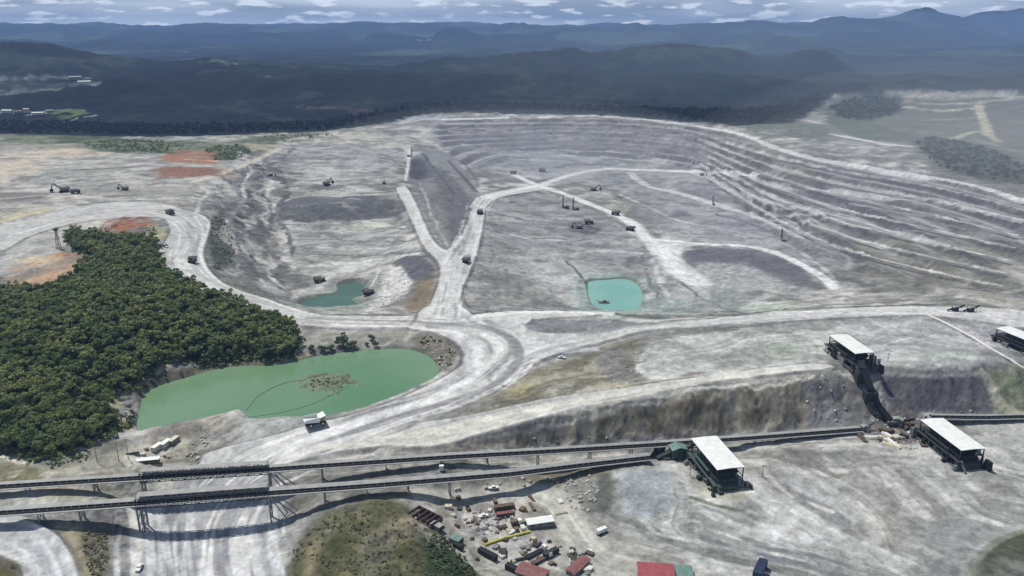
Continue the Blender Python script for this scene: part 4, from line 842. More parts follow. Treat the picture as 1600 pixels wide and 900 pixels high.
# banded stratus and a row of far cumulus, as functions of azimuth and elevation
mp = N(nt, 'ShaderNodeMapping'); mp.inputs['Scale'].default_value = (3.0, 3.0, 26); L(tc.outputs['Generated'], mp.inputs[0])
cn = N(nt, 'ShaderNodeTexNoise', Scale=1.3, Detail=7.0, Roughness=.5, Distortion=.2); L(mp.outputs[0], cn.inputs['Vector'])
r1 = N(nt, 'ShaderNodeMapRange'); r1.inputs['From Min'].default_value = .40; r1.inputs['From Max'].default_value = .62; L(cn.outputs['Fac'], r1.inputs['Value'])
mp2 = N(nt, 'ShaderNodeMapping'); mp2.inputs['Scale'].default_value = (13, 13, 62); mp2.inputs['Location'].default_value = (3, 1, 0); L(tc.outputs['Generated'], mp2.inputs[0])
cn2 = N(nt, 'ShaderNodeTexNoise', Scale=2.2, Detail=6.0, Roughness=.5); L(mp2.outputs[0], cn2.inputs['Vector'])
r2 = N(nt, 'ShaderNodeMapRange'); r2.inputs['From Min'].default_value = .53; r2.inputs['From Max'].default_value = .62; L(cn2.outputs['Fac'], r2.inputs['Value'])
bd = N(nt, 'ShaderNodeMapRange', interpolation_type='SMOOTHSTEP'); bd.inputs['From Min'].default_value = .045; bd.inputs['From Max'].default_value = .008; L(sx.outputs['Z'], bd.inputs['Value'])
mu = N(nt, 'ShaderNodeMath', operation='MULTIPLY'); L(r2.outputs[0], mu.inputs[0]); L(bd.outputs[0], mu.inputs[1])
m1 = N(nt, 'ShaderNodeMix', data_type='RGBA'); m1.inputs[6].default_value = (2.8, 3.6, 5.0, 1); m1.inputs[7].default_value = (6, 7., 8.4, 1); L(r1.outputs[0], m1.inputs[0])
m2 = N(nt, 'ShaderNodeMix', data_type='RGBA'); m2.inputs[7].default_value = (10.5, 11.3, 12.4, 1); L(mu.outputs[0], m2.inputs[0]); L(m1.outputs[2], m2.inputs[6])
m3 = N(nt, 'ShaderNodeMix', data_type='RGBA'); L(sky.outputs[0], m3.inputs[6]); gn = N(nt, 'ShaderNodeMapRange'); gn.inputs['From Min'].default_value = .06; gn.inputs['From Max'].default_value = .25; gn.inputs['To Min'].default_value = 1; gn.inputs['To Max'].default_value = .42; L(sx.outputs['Z'], gn.inputs['Value']); gv = N(nt, 'ShaderNodeVectorMath', operation='SCALE'); L(m2.outputs[2], gv.inputs[0]); hb = N(nt, 'ShaderNodeMapRange', interpolation_type='SMOOTHSTEP'); hb.inputs['From Min'].default_value = .0; hb.inputs['From Max'].default_value = .016; hb.inputs['To Min'].default_value = 1.5; hb.inputs['To Max'].default_value = 1; L(sx.outputs['Z'], hb.inputs['Value']); hm = N(nt, 'ShaderNodeMath', operation='MULTIPLY'); L(gn.outputs[0], hm.inputs[0]); L(hb.outputs[0], hm.inputs[1]); L(hm.outputs[0], gv.inputs['Scale']); L(gv.outputs[0], m3.inputs[7])
cv = N(nt, 'ShaderNodeMapRange'); cv.inputs['From Min'].default_value = .5; cv.inputs['From Max'].default_value = .1; cv.inputs['To Min'].default_value = .6; cv.inputs['To Max'].default_value = .92; L(sx.outputs['Z'], cv.inputs['Value']); L(cv.outputs[0], m3.inputs[0])
L(m3.outputs[2], bg.inputs[0])
def haze(name, verts_fn, sigma, col, em):
    me = bpy.data.meshes.new(name); bm_ = verts_fn(me); me.update()
    m = bpy.data.materials.new(name + '_air'); m.use_nodes = True; nt = m.node_tree; nt.nodes.clear(); o_ = N(nt, 'ShaderNodeOutputMaterial')
    ab = N(nt, 'ShaderNodeVolumeAbsorption', Density=sigma); ab.inputs['Color'].default_value = (0, 0, 0, 1); e = N(nt, 'ShaderNodeEmission', Strength=sigma * em); e.inputs['Color'].default_value = (*col, 1)  # emission stands in for daylight scattered by the air
    ad = N(nt, 'ShaderNodeAddShader'); nt.links.new(ab.outputs[0], ad.inputs[0]); nt.links.new(e.outputs[0], ad.inputs[1]); nt.links.new(ad.outputs[0], o_.inputs['Volume'])
    me.materials.append(m); o = bpy.data.objects.new(name, me); COLL.objects.link(o); o['kind'] = 'stuff'; return o
def boxfn(x0, x1, y0, y1, z0, z1):
    def f(me):
        v = [(x, y, z) for z in (z0, z1) for y in (y0, y1) for x in (x0, x1)]
        me.from_pydata(v, [], [(0, 2, 3, 1), (4, 5, 7, 6), (0, 1, 5, 4), (2, 6, 7, 3), (0, 4, 6, 2), (1, 3, 7, 5)])
    return f
def ellfn(c, r, n=20, m=12):
    def f(me):
        v = []; q = []
        for i in range(m + 1):
            th = math.pi * i / m
            for j in range(n):
                ph = 2 * math.pi * j / n; v.append((c[0] + r[0] * math.sin(th) * math.cos(ph), c[1] + r[1] * math.sin(th) * math.sin(ph), c[2] + r[2] * math.cos(th)))
        for i in range(m):
            for j in range(n): q.append((i * n + j, (i + 1) * n + j, (i + 1) * n + (j + 1) % n, i * n + (j + 1) % n))
        me.from_pydata(v, [], q)
    return f
HZ = haze('haze', boxfn(-30000, 30000, -3000, 19000, -400, 430), 1 / 14000, (.14, .235, .45), 1.0)
for c_, r_, sg_, em_ in [((40, 1800, -30), (520, 400, 130), 1 / 750, (.42, .45, .50)), ((850, 1250, -20), (640, 680, 240), 1 / 1050, (.40, .43, .48)), ((1000, 3000, 0), (1600, 900, 380), 1 / 2600, (.25, .31, .40))]:
    for k_ in range(6):
        s_ = 1 - .15 * k_; haze('dust_glare_haze', ellfn(c_, tuple(q * s_ for q in r_), 32, 20), sg_ / 6, em_, 1.0)  # glowing shells: pit dust, plus right-hand veils added to stand for window glare
sc.view_settings.view_transform = 'Standard'; sc.view_settings.look = 'None'; sc.view_settings.exposure = 0; sc.view_settings.gamma = 1
sc.cycles.volume_bounces = 0; sc.cycles.max_bounces = 4; sc.cycles.diffuse_bounces = 2; sc.cycles.use_denoising = True
print('base done', time.time() - T0)
# ================================================================== things
def at(u, v):
    x, y, z = unproj(u, v); return float(x[0]), float(y[0]), float(z[0])
def atz(u, v, z):
    x, y = onz(u, v, z); return float(x), float(y), float(z)
def gz(x, y): return float(sample(Z, x, y))
from mathutils import Vector, Matrix
class MB:
    def __init__(s): s.v = []; s.f = []; s.m = None
    def add(s, vs, fs):
        o = len(s.v); s.v += [tuple(map(float, p)) for p in vs]; s.f += [tuple(i + o for i in f) for f in fs]; return s
    def box(s, x0, x1, y0, y1, z0, z1, tx=0., ty=0.):
        """box; tx, ty pull the top in"""
        v = [(x0, y0, z0), (x1, y0, z0), (x1, y1, z0), (x0, y1, z0), (x0 + tx, y0 + ty, z1), (x1 - tx, y0 + ty, z1), (x1 - tx, y1 - ty, z1), (x0 + tx, y1 - ty, z1)]
        return s.add(v, [(0, 3, 2, 1), (4, 5, 6, 7), (0, 1, 5, 4), (1, 2, 6, 5), (2, 3, 7, 6), (3, 0, 4, 7)])
    def beam(s, p, q, w, h=None):
        p = Vector(p); q = Vector(q); h = w if h is None else h; d = (q - p).normalized(); up = Vector((0, 0, 1)) if abs(d.z) < .95 else Vector((0, 1, 0))
        a = d.cross(up).normalized() * w / 2; b = a.cross(d).normalized() * h / 2
        v = [p - a - b, p + a - b, p + a + b, p - a + b, q - a - b, q + a - b, q + a + b, q - a + b]
        return s.add(v, [(0, 1, 2, 3), (7, 6, 5, 4), (0, 4, 5, 1), (1, 5, 6, 2), (2, 6, 7, 3), (3, 7, 4, 0)])
    def cyl(s, p, q, r, n=12, r2=None):
        p = Vector(p); q = Vector(q); r2 = r if r2 is None else r2; d = (q - p).normalized(); up = Vector((0, 0, 1)) if abs(d.z) < .9 else Vector((1, 0, 0))
        a = d.cross(up).normalized(); b = a.cross(d); v = []
        for k in range(n):
            c, e = math.cos(2 * math.pi * k / n), math.sin(2 * math.pi * k / n); v.append(p + (a * c + b * e) * r)
        for k in range(n):
            c, e = math.cos(2 * math.pi * k / n), math.sin(2 * math.pi * k / n); v.append(q + (a * c + b * e) * r2)
        return s.add(v, [(k, (k + 1) % n, n + (k + 1) % n, n + k) for k in range(n)] + [tuple(range(n))[::-1], tuple(range(n, 2 * n))])
    def prism(s, prof, y0, y1):
        """profile in x,z extruded along y"""
        n = len(prof); v = [(x, y0, z) for x, z in prof] + [(x, y1, z) for x, z in prof]
        return s.add(v, [(k, n + k, n + (k + 1) % n, (k + 1) % n) for k in range(n)] + [tuple(range(n)), tuple(range(n, 2 * n))[::-1]])
    def build(s, name, mat, parent=None, bevel=0., smooth=False):
        me = bpy.data.meshes.new(name); me.from_pydata(s.v, [], s.f); me.update(); me.materials.append(mat)
        import bmesh
        b = bmesh.new(); b.from_mesh(me); bmesh.ops.recalc_face_normals(b, faces=b.faces); b.to_mesh(me); b.free()
        if smooth: me.polygons.foreach_set('use_smooth', [True] * len(me.polygons))
        o = bpy.data.objects.new(name, me); COLL.objects.link(o)
        if bevel: md = o.modifiers.new('bevel', 'BEVEL'); md.width = bevel; md.segments = 2; md.limit_method = 'ANGLE'
        if parent: o.parent = parent
        return o
def tag(o, label, cat, group=None):
    o['label'] = label; o['category'] = cat
    if group: o['group'] = group
    return o
def empty(name, loc=(0, 0, 0), rz=0.):
    o = bpy.data.objects.new(name, None); COLL.objects.link(o); o.location = loc; o.rotation_euler = (0, 0, rz); o.empty_display_size = .5; return o
def kids(o): return [c for c in bpy.data.objects if c.parent == o]
def copy_tree(o, parent=None):
    c = o.copy(); COLL.objects.link(c)
    if parent: c.parent = parent
    for ch in o.children: copy_tree(ch, c)
    return c
S_ = lambda c, k=1.: lcf(c, k / KA * .9)
M = dict(
 white=plain('white_sheet_roof', S_((232,236,232)), .5, 0, .06, .25), cream=plain('cream_paint', S_((214,206,180)), .6, 0, .12, .6), yellow=plain('mine_yellow_paint', S_((206,164,60)), .5, 0, .15, .9),
 steel=plain('galvanised_steel', S_((136,140,140)), .55, .3, .12, .5), dsteel=plain('dark_steel', S_((60,64,64)), .6, .3, .15, .6), rubber=plain('tyre_rubber', (.018, .018, .019), .85, 0, .2, 1.2),
 belt=plain('conveyor_belt_rubber', (.012, .013, .014), .8, 0, .15, .3), cover=plain('conveyor_cover_sheet', S_((156,157,155)), .6, .1, .12, .2), edge=plain('conveyor_walkway', S_((164,166,164)), .6, .2, .1, .4),
 green=plain('plant_green_paint', S_((70,88,78)), .6, 0, .2, .35), dgreen=plain('dark_green_steel', S_((46,56,52)), .65, .1, .2, .4), red=plain('faded_red_sheet', S_((158,82,86)), .6, 0, .14, .3), dred=plain('rusty_red_sheet', S_((136,92,90)), .7, 0, .2, .6),
 rust=plain('rusty_steel', S_((104,88,78)), .8, .1, .25, .8), glass=plain('dark_glass', (.02, .03, .035), .12, 0, .05, 1, .6), conc=plain('dusty_concrete', S_((168,166,160)), .9, 0, .12, .4), dust=plain('dusty_grey_paint', S_((142,142,136)), .8, 0, .2, .6),
 black=plain('black_machinery', (.012, .013, .015), .6, .1, .2, 1), ore=plain('ore_heap', S_((98,96,98)), .95, 0, .25, .5), dblue=plain('dark_blue_paint', S_((44,56,84)), .5, 0, .2, .5), teal=plain('pale_teal_sheet', S_((112,140,132)), .6, 0, .15, .4),
 ylw=plain('yellow_pipe', S_((204,196,92)), .5, 0, .1, .4), bark=plain('bark', (.07, .055, .04), .9, 0, .2, 2), pipe=plain('white_pipe', S_((222,222,214)), .4, 0, .08, .3), wood=plain('weathered_timber', S_((120,106,88)), .9, 0, .2, .8),
 leaf=plain('foliage', (.058, .095, .034), .75, 0, .35, .35, .2, None, .5), leaf2=plain('yellow_green_foliage', (.105, .135, .045), .75, 0, .3, .4, .2, None, .4), leaf3=plain('dark_foliage', (.030, .055, .028), .8, 0, .3, .4, .2, None, .4))
def pang(u0, v0, u1, v1):
    a = at(u0, v0); b = at(u1, v1); return math.atan2(b[1] - a[1], b[0] - a[0])
# ---------------------------------------------------------------- haul truck (forward +x)
def make_truck(body=M['cream'], cab=M['white'], bedm=M['dust'], load=True):
    r = empty('haul_truck')
    ch = MB().box(-6.2, 6.6, -1.6, 1.6, 1.7, 2.8).box(5.6, 7.0, -3.4, 3.4, 1.5, 2.6).box(-6.4, -5.6, -1.4, 1.4, 1.4, 2.4); ch.build('chassis', M['dsteel'], r)
    e = MB().box(3.2, 6.9, -2.0, 2.0, 2.6, 4.5).box(3.0, 6.7, -3.9, 3.9, 4.3, 4.6); e.build('engine_deck', body, r, .08)
    gr = MB()
    for k in range(6): gr.box(6.9, 7.02, -1.7, 1.7, 2.8 + .27 * k, 2.93 + .27 * k)
    gr.build('grille', M['black'], r)
    c = MB().box(3.6, 5.8, 1.2, 3.6, 4.6, 6.4, .15, .1); cb = c.build('cab', cab, r, .08)
    MB().box(5.72, 5.84, 1.5, 3.3, 5.3, 6.15).box(3.9, 5.5, 3.54, 3.64, 5.3, 6.1).build('window', M['glass'], cb)
    # dump body: sloping floor, tapering sides, canopy over the cab
    d = MB()
    fl = [(-7.2, 4.6), (2.4, 3.3), (3.0, 5.6), (7.0, 7.0), (7.0, 7.25), (2.7, 6.0), (2.1, 3.7), (-7.2, 5.0)]
    d.prism(fl, -3.7, 3.7)
    for s in (-1, 1):
        y0, y1 = (3.7, 3.95) if s > 0 else (-3.95, -3.7); d.prism([(-7.4, 4.5), (2.4, 3.2), (3.0, 5.6), (2.9, 6.7), (-7.0, 6.6)], y0, y1)
        for k in range(6): d.box(-6.2 + 1.5 * k, -5.9 + 1.5 * k, s * 3.95 - .12, s * 3.95 + .12, 4.2, 6.5)
    d.build('dump_body', bedm, r)
    if load:
        l = MB(); n = 10; vs = []
        for i in range(n):
            for j in range(n):
                a, b = i / (n - 1), j / (n - 1); h = (math.sin(math.pi * a) * math.sin(math.pi * b)) ** .7 * 1.8
                vs.append((-6.6 + 9.0 * a, -3.6 + 7.2 * b, 5.5 + h + random.uniform(-.15, .15)))
        l.add(vs, [(i * n + j, (i + 1) * n + j, (i + 1) * n + j + 1, i * n + j + 1) for i in range(n - 1) for j in range(n - 1)]); l.build('ore_load', M['ore'], r, smooth=True)
    def wheel(x, y, w):
        s = 1 if y > 0 else -1; o = MB().cyl((x, y - w / 2, 1.75), (x, y + w / 2, 1.75), 1.75, 18).build('wheel', M['rubber'], r, .15)
        MB().cyl((x, y + s * w / 2 - .1, 1.75), (x, y + s * (w / 2 + .06), 1.75), .85, 12).build('rim', body, o)
    for s in (-1, 1):
        wheel(4.6, s * 3.2, 1.2); wheel(-3.6, s * 2.9, 1.9)
    rl = MB()
    for s in (-3.8, 3.8): rl.beam((3.1, s, 5.4), (6.7, s, 5.4), .07)
    rl.beam((6.7, -3.8, 5.4), (6.7, 3.8, 5.4), .07); [rl.beam((6.7, y, 4.6), (6.7, y, 5.4), .07) for y in (-3.8, -1.9, 0, 1.9, 3.8)]; rl.build('handrail', M['yellow'], r)
    return r
def place(o, u, v, rz, label, cat, group=None, s=1.0, dz=-.05):
    x, y, z = at(u, v); o.location = (x, y, z + dz); o.rotation_euler = (0, 0, rz); o.scale = (s, s, s); tag(o, label, cat, group); return o
T1 = make_truck(M['cream'], M['white'], M['white'], False)
place(T1, 492, 664, R(28) + math.pi*0, 'large white haul truck driving on the wide road beside the green pond', 'haul truck', 'haul trucks working in the mine')
T2 = make_truck(M['dust'], M['cream'], M['dust'], True)
place(T2, 301, 410, R(-82), 'grey haul truck on the road bend above the wooded slope', 'haul truck', 'haul trucks working in the mine')
for u, v, rz, lb in [(266, 335, -40, 'dark haul truck rounding the top of the road left of the pit'), (729, 410, 75, 'loaded haul truck at the foot of the ramp where the two pit roads join'), (750, 334, 80, 'small dark haul truck climbing the narrow part of the central ramp'),
                     (985, 360, 145, 'dark haul truck beside the thin road crossing the right pit floor'), (962, 336, 150, 'tiny haul truck farther up the thin road that crosses the right pit'), (576, 460, 60, 'lone dark haul truck next to the left pit pond'),
                     (118, 302, 20, 'dark haul truck parked under the shovel on the upper left plateau'), (802, 272, 150, 'distant haul truck near the crossing of the thin pit roads'), (847, 268, 0, 'distant haul truck queueing below the far bench'), (920, 350, 5, 'haul truck waiting at the dark loading spot in the right pit'), (499, 441, 10, 'small haul truck on the pale bench left of the small dark pond')]:
    place(copy_tree(T2), u, v, R(rz), lb, 'haul truck', 'haul trucks working in the mine')
# ---------------------------------------------------------------- mining shovel
def make_shovel():
    r = empty('mining_shovel')
    for s in (-1, 1):
        t = MB().prism([(-4.2, .5), (-3.4, 0), (3.4, 0), (4.2, .5), (4.2, 1.3), (3.4, 1.8), (-3.4, 1.8), (-4.2, 1.3)], s * 2.6 - .8, s * 2.6 + .8); t.build('crawler_track', M['black'], r)
    MB().cyl((0, 0, 1.2), (0, 0, 2.4), 1.8, 16).build('slew_ring', M['dsteel'], r)
    MB().box(-5.2, 3.2, -3.2, 3.2, 2.4, 5.6, .1, .1).box(-5.6, -4.8, -3.2, 3.2, 2.2, 4.6).build('machine_house', M['dust'], r, .1)
    c = MB().box(2.0, 4.4, 1.2, 3.3, 4.4, 7.4, .1, .1).build('cab', M['cream'], r, .08); MB().box(4.38, 4.46, 1.4, 3.1, 5.9, 7.1).build('window', M['glass'], c)
    b = MB(); b.beam((2.6, -.4, 3.8), (8.4, -.4, 9.2), 1.1, 1.5); b.beam((8.4, -.4, 9.2), (10.2, -.4, 8.0), .9, 1.1); b.build('boom', M['dust'], r)
    MB().beam((9.8, -.4, 8.6), (11.2, -.4, 3.4), .8, 1.1).build('stick', M['dsteel'], r)
    MB().prism([(9.6, 3.6), (12.2, 3.9), (12.8, 2.0), (11.6, .9), (9.9, 1.4)], -2.2, 1.4).build('bucket', M['black'], r)
    e = MB(); [e.cyl((-3.5, y, 5.5), (-3.5, y, 6.8), .25, 8) for y in (-1, 1)]; e.build('exhaust', M['rust'], r)
    return r
SH = make_shovel(); place(SH, 100, 300, R(200), 'large dark mining shovel at work on the upper left plateau', 'shovel', 'mining shovels', 1.5)
for u, v, rz, lb, s in [(511, 289, 60, 'mining shovel on the flat bench above the left pit', 1.25), (195, 297, 170, 'mid sized shovel alone on the plateau right of the larger one', 1.), (600, 287, 90, 'small excavator at the right end of the bench above the left pit', .7), (928, 298, 20, 'shovel working on the rubble patch beyond the thin pit road', 1.2), (905, 357, 160, 'dark shovel digging in the middle of the right pit floor', 1.), (1097, 274, 0, 'shovel below the benched wall at the far end of the pit', .8), (423, 275, 40, 'shovel on the rocky edge of the far pit rim', .8)]:
    place(copy_tree(SH), u, v, R(rz), lb, 'shovel', 'mining shovels', s)
# ---------------------------------------------------------------- blast-hole drill rig with tall mast
def make_drill():
    r = empty('drill_rig')
    for s in (-1, 1): MB().prism([(-4, .4), (-3.3, 0), (3.3, 0), (4, .4), (4, 1.1), (3.3, 1.6), (-3.3, 1.6), (-4, 1.1)], s * 2.2 - .6, s * 2.2 + .6).build('crawler_track', M['black'], r)
    MB().box(-5.5, 4.5, -2.6, 2.6, 1.6, 2.4).box(-5.2, .5, -2.2, 2.2, 2.4, 4.6).build('machine_house', M['dust'], r, .08)
    c = MB().box(2.2, 4.4, -2.4, 0, 2.4, 5.2, .1, .1).build('cab', M['cream'], r); MB().box(4.34, 4.44, -2.2, -.2, 3.6, 4.9).build('window', M['glass'], c)
    m = MB(); h = 21
    for sx in (4.0, 5.6):
        for sy in (-.8, .8): m.beam((sx, sy + 1, 1.2), (sx, sy + 1, h), .42)
    for k in range(10):
        z0 = 1.5 + k * 1.95; m.beam((4.0, .2, z0), (4.0, 1.8, z0 + 1.95), .22); m.beam((5.6, 1.8, z0), (5.6, .2, z0 + 1.95), .22); m.beam((4, .2, z0), (5.6, .2, z0 + 1.95), .22); m.beam((4, 1.8, z0), (5.6, 1.8, z0 + 1.95), .22)
    m.box(3.8, 5.8, -.1, 2.1, h, h + .5); m.build('mast', M['dsteel'], r)
    MB().cyl((4.8, 1, .2), (4.8, 1, 18), .35, 10).build('drill_pipe', M['rust'], r)
    return r
DR = make_drill(); place(DR, 884, 325, R(180), 'left one of two tall drill rigs standing together in the pit', 'drill rig', 'drill rigs with tall masts', 1.05)
for u, v, rz, lb, s in [(900, 328, 180, 'right one of two tall drill rigs standing together in the pit', 1.05), (640, 245, 0, 'drill rig with thin mast on the rim above the dark hollow', 1.), (1223, 376, 90, 'drill rig alone on the lower bench of the right wall', .8), (1115, 320, 90, 'small drill rig on the ledge under the benched wall', .7)]:
    place(copy_tree(DR), u, v, R(rz), lb, 'drill rig', 'drill rigs with tall masts', s)
# ---------------------------------------------------------------- overland conveyors
def conveyor(name, path, zs, label, width, legs, spans, hside=1.4):
    P_ = [Vector(atz(u, v, z)) for (u, v), z in zip(path, zs)]; base = P_[0].copy()
    r = empty(name, base)
    loc = [p - base for p in P_]
    def strip(y0, y1, z0, z1):
        m = MB()
        for a, b in zip(loc[:-1], loc[1:]):
            d = b - a; n_ = Vector((-d.y, d.x, 0)).normalized()
            c = [a + n_ * y0, a + n_ * y1, b + n_ * y1, b + n_ * y0]; up0, up1 = Vector((0, 0, z0)), Vector((0, 0, z1))
            m.add([p + up0 for p in c] + [p + up1 for p in c], [(0, 3, 2, 1), (4, 5, 6, 7), (0, 1, 5, 4), (1, 2, 6, 5), (2, 3, 7, 6), (3, 0, 4, 7)])
        return m
    w = width / 2
    strip(-w + 2.1, w, 0, .25).build('cover', M['cover'], r)
    strip(-w + .1, w - .6, -hside + .1, -hside + .7).build('belt', M['belt'], r)
    strip(w - .3, w, -hside, -.02).build('back_panel', M['belt'], r)
    strip(-w - 1.1, -w + .05, -hside - .35, -hside + .05).build('walkway', M['edge'], r)
    pts = MB()
    for a, b in zip(loc[:-1], loc[1:]):
        d = b - a; n_ = Vector((-d.y, d.x, 0)).normalized(); k = max(1, int(d.length / 4))
        pts.beam(a + n_ * (-w + .5) + Vector((0, 0, -hside)), b + n_ * (-w + .5) + Vector((0, 0, -hside)), .2); pts.beam(a + n_ * (-w + 2.1), b + n_ * (-w + 2.1), .16)
        for i in range(k):
            p = a + d * (i / k); pts.beam(p + n_ * (-w + .1) + Vector((0, 0, -hside)), p + n_ * (-w + 2.1), .16); pts.beam(p - n_ * (w - .2) + Vector((0, 0, -hside)), p + n_ * (w - .2) + Vector((0, 0, -hside)), .2)
    pts.build('frame', M['steel'], r)
    def along(u):                                # point of the conveyor at column u of the photo
        for (ua, pa), (ub, pb) in zip(zip([q[0] for q in path], P_), zip([q[0] for q in path][1:], P_[1:])):
            if ua <= u <= ub: return pa + (pb - pa) * ((u - ua) / (ub - ua)), (pb - pa).normalized()
        return P_[-1], (P_[-1] - P_[-2]).normalized()
    for u, kind in legs:
        p, d = along(u); n_ = Vector((-d.y, d.x, 0)).normalized(); m = MB(); t = p - base + Vector((0, 0, -hside - .2))
        for s in (-1, 1):
            q = p + n_ * s * (w - .3); g = gz(q.x, q.y) - .5; m.beam((q - base) + Vector((0, 0, -hside)), Vector((q.x - base.x, q.y - base.y, g - base.z)), .75 if kind else .5)
            if kind == 2:
                for dd in (9, 15):
                    e = q + d * dd; ge = gz(e.x, e.y) - .5; m.beam((q - base) + Vector((0, 0, -hside)), Vector((e.x - base.x, e.y - base.y, ge - base.z)), .5)
        g0 = gz(p.x, p.y); h_ = p.z - hside - g0
        if h_ > 4:
            k = max(1, int(h_ / 5))
            for i in range(k):
                za, zb = g0 + h_ * i / k - base.z, g0 + h_ * (i + 1) / k - base.z; A_ = p + n_ * (w - .3) - base; B_ = p - n_ * (w - .3) - base
                m.beam((A_.x, A_.y, za), (B_.x, B_.y, zb), .3); m.beam((B_.x, B_.y, za), (A_.x, A_.y, zb), .3)
        m.build('trestle', M['steel'], r)
    for u0, u1 in spans:
        a, d = along(u0); b, _ = along(u1); a = a - base; b = b - base; n_ = Vector((-d.y, d.x, 0)).normalized(); L_ = (b - a).length; k = int(L_ / 3.6); m = MB(); hh = 5.6
        lo = Vector((0, 0, -hside - 1.6)); hi = Vector((0, 0, hh - hside - 1.6))
        for s in (-1, 1):
            o_ = n_ * s * (w + .35); m.beam(a + o_ + lo, b + o_ + lo, .4); m.beam(a + o_ + hi, b + o_ + hi, .4)
            for i in range(k + 1):
                p0 = a + (b - a) * (i / k); m.beam(p0 + o_ + lo, p0 + o_ + hi, .3)
                if i < k: p1 = a + (b - a) * ((i + 1) / k); m.beam(p0 + o_ + (lo if i % 2 else hi), p1 + o_ + (hi if i % 2 else lo), .42)
        for i in range(k + 1):
            p0 = a + (b - a) * (i / k); m.beam(p0 - n_ * w + hi, p0 + n_ * w + hi, .22)
        m.build('truss_span', M['dsteel'], r)
        tm = MB(); c = [a - n_ * (w * .35), a + n_ * (w + .5), b + n_ * (w + .5), b - n_ * (w * .35)]; z0, z1 = hi + Vector((0, 0, .22)), hi + Vector((0, 0, .36))
        tm.add([p + z0 for p in c] + [p + z1 for p in c], [(0, 3, 2, 1), (4, 5, 6, 7), (0, 1, 5, 4), (1, 2, 6, 5), (2, 3, 7, 6), (3, 0, 4, 7)]); tm.build('roof_sheet', M['cover'], r)
    tag(r, label, 'conveyor', 'overland conveyors'); return r
conveyor('overland_conveyor', [(-140, 803), (0, 797), (212, 782), (420, 766), (600, 753), (795, 737), (900, 724), (1015, 711)], [8, 8, 8, 8, 5.5, .2, -7, -11], 'lower of two long grey conveyors crossing the foreground, passing just behind the yard', 6.4,
          [(-60, 0), (60, 0), (124, 1), (214, 1), (222, 1), (420, 2), (505, 1), (572, 0), (636, 0), (700, 0)], [(214, 418)])
conveyor('overland_conveyor', [(-140, 764), (0, 757), (220, 743), (420, 730), (700, 711), (860, 702), (1022, 692), (1180, 681), (1345, 668)], [8, 8, 8, 8, 5, 0, -8.5, -10, -11.5], 'upper of two long grey conveyors, running below the brown cliff and behind the green plant', 5.4,
          [(-60, 0), (40, 0), (146, 1), (222, 1), (420, 2), (500, 1), (600, 0), (688, 1), (760, 0), (840, 0), (920, 0), (985, 0), (1180, 0), (1235, 0), (1290, 0)], [(220, 418)])
conveyor('overland_conveyor', [(1455, 649), (1540, 650), (1700, 646)], [-10.5, -10.5, -10.5], 'low conveyor leaving the right edge below the dark slope', 4.6, [(1500, 0), (1560, 0), (1640, 0)], [])
